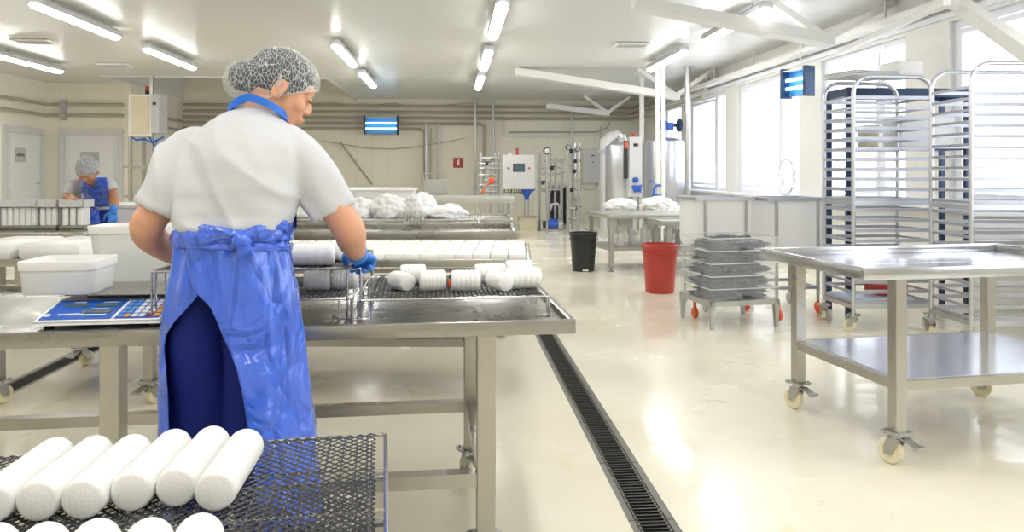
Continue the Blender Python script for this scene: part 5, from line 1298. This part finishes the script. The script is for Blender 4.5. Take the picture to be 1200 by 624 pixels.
hand(mb, AL[-1], (.3, -.8, -.1), (.9, .2, 0), (0, -.2, -1), .95, (.2, .3, .2))
b2 = mb.build('body', M_skin2, w2); remesh(b2, .009, 3, .5)
mb = MB(); mb.rings([seg_ring(vl(cx, y, d), a, b, 28) for y, cx, a, b, d in ((246, 110, .15, .11, 0), (232, 109, .165, .12, -.05), (220, 107, .175, .11, -.14), (211, 106, .165, .10, -.23), (206, 106, .10, .08, -.26))])
sleeve(mb, [vl(93, 211, -.22), vl(86, 217, -.23), vl(81, 228, -.24)], [.048, .056, .058]); sleeve(mb, [vl(120, 210, -.22), vl(127, 216, -.22), vl(131, 224, -.22)], [.048, .056, .055])
q = mb.build('t_shirt', M_shirt, w2); remesh(q, .010, 5, .6)
mb = MB()
def sk2(u_, v):
    y = 240+(356-240)*v; a = (17+1.5*v)/s1*1.0; b = .14; ph = PI*.12+PI*1.76*u_; c = vl(110, y, 0)
    r_ = 1+.05*noise.noise(Vector((math.sin(ph)*4, math.cos(ph)*4, v*2)))
    return Vector((c.x+a*r_*math.sin(ph), c.y+b*r_*math.cos(ph), c.z))
mb.grid(sk2, 60, 20)
def bib2(u_, v):
    """bib from waist to the neckline with a V shaped top"""
    y = 241-33*v; hw = (17-2.5*v)/s1; xx = (u_-.5)*2; d = -.165-.255*v
    c = vl(110-3*v, y, d); bulge = .03*math.sin(PI*v)*1.0
    yy = d-(.035+bulge)*(1-xx*xx)*1.0+.03*xx*xx
    p = Vector((c.x*(1)+hw*xx, yy, c.z)); return p
mb.grid(bib2, 24, 18)
o = mb.build('apron', M_apron, w2, smooth=True)
bm = bmesh.new(); bm.from_mesh(o.data); cc = vl(105.5, 209, -.42)
dele = [fa for fa in bm.faces if fa.calc_center_median().z > vl(0, 222, -.3).z and fa.calc_center_median().y < -.2 and abs(fa.calc_center_median().x-cc.x) < .055*(fa.calc_center_median().z-vl(0, 222, -.3).z)/(vl(0, 208, -.4).z-vl(0, 222, -.3).z)+.012]
bmesh.ops.delete(bm, geom=dele, context='FACES'); bm.to_mesh(o.data); bm.free()
sd = o.modifiers.new('thick', 'SOLIDIFY'); sd.thickness = .003
mb = MB(); R = []
mb.tube([vl(92+18*2*k/20, 241+.5*math.sin(k), -.15+.0012*(k-10)**2) for k in range(21)], .012, 6); part(mb.build('waist_tie', M_blueband, w2, smooth=True), 'blue apron tie at the waist')
mb = MB(); mb.ell((0, -.012, .030), (.088, .108, .095), None, 24, 16); mb.xf(HM); q = mb.build('hairnet', M_hairnet2, w2); remesh(q, .01, 2, .5)
def plane2(a, b):
    A, B = Vector((0, *a)), Vector((0, *b)); d = (B-A).normalized(); n = Vector((0, d.z, -d.y)); n = -n if n.z > 0 else n
    return HM @ A, HM.to_3x3() @ n
cut(q, *plane2((.10, .030), (-.09, -.06)))
mb = MB(); mb.ell((0, -.016, .030), (.080, .100, .088), None, 24, 16); mb.xf(HM); q = mb.build('hair', M_hair, w2); remesh(q, .01, 2, .5); cut(q, *plane2((.09, .045), (-.07, -.06)))
mb = MB(); limb(mb, [AR[-1]+Vector((0, 0, .02)), AR[-1]-Vector((0, 0, .01))], [.034, .032]); hand(mb, AR[-1], (0, -.2, -1), (-.6, -.7, 0), (-.8, .2, -.2), 1.0, (.2, .25, .2)); q = mb.build('glove', M_glove, w2); remesh(q, .005, 2, .5)
mb = MB(); 
for sx in (-1, 1): limb(mb, [vl(110+sx*8, 250), vl(110+sx*8, 300), Vector((sx*.08, 0, .10))], [.10, .08, .07])
mb.build('trousers', M_trous, w2, smooth=True)
mb = MB()
for sx in (-1, 1): mb.ell((sx*.08, -.05, .045), (.048, .13, .05)); mb.box((sx*.08, -.05, .012), (.085, .25, .022), None, .008)
mb.build('shoes', M_white, w2, smooth='a')

# ================================================================ WORLD, LIGHT, CAMERA
wd = bpy.data.worlds.new('sky'); SC.world = wd; wd.use_nodes = True
bg = wd.node_tree.nodes['Background']; bg.inputs[0].default_value = (.90, .95, 1.0, 1); bg.inputs[1].default_value = 3.0
cd = bpy.data.cameras.new('camera'); co = bpy.data.objects.new('camera', cd); COL.objects.link(co); SC.camera = co
co.location = (0, 0, H); co.rotation_euler = (PI/2, 0, -ALPHA)
cd.sensor_fit = 'HORIZONTAL'; cd.sensor_width = 36; cd.lens = 36*F/1200; cd.shift_y = -(312-YH)/1200; cd.clip_start = .05; cd.clip_end = 200
vs = SC.view_settings; vs.view_transform = 'Standard'; vs.look = 'None'; vs.gamma = 1; vs.use_curve_mapping = False; vs.exposure = 0.60
SC.render.film_transparent = False
cy = SC.cycles; cy.max_bounces = 8; cy.diffuse_bounces = 4; cy.glossy_bounces = 4; cy.transparent_max_bounces = 16; cy.sample_clamp_indirect = 8
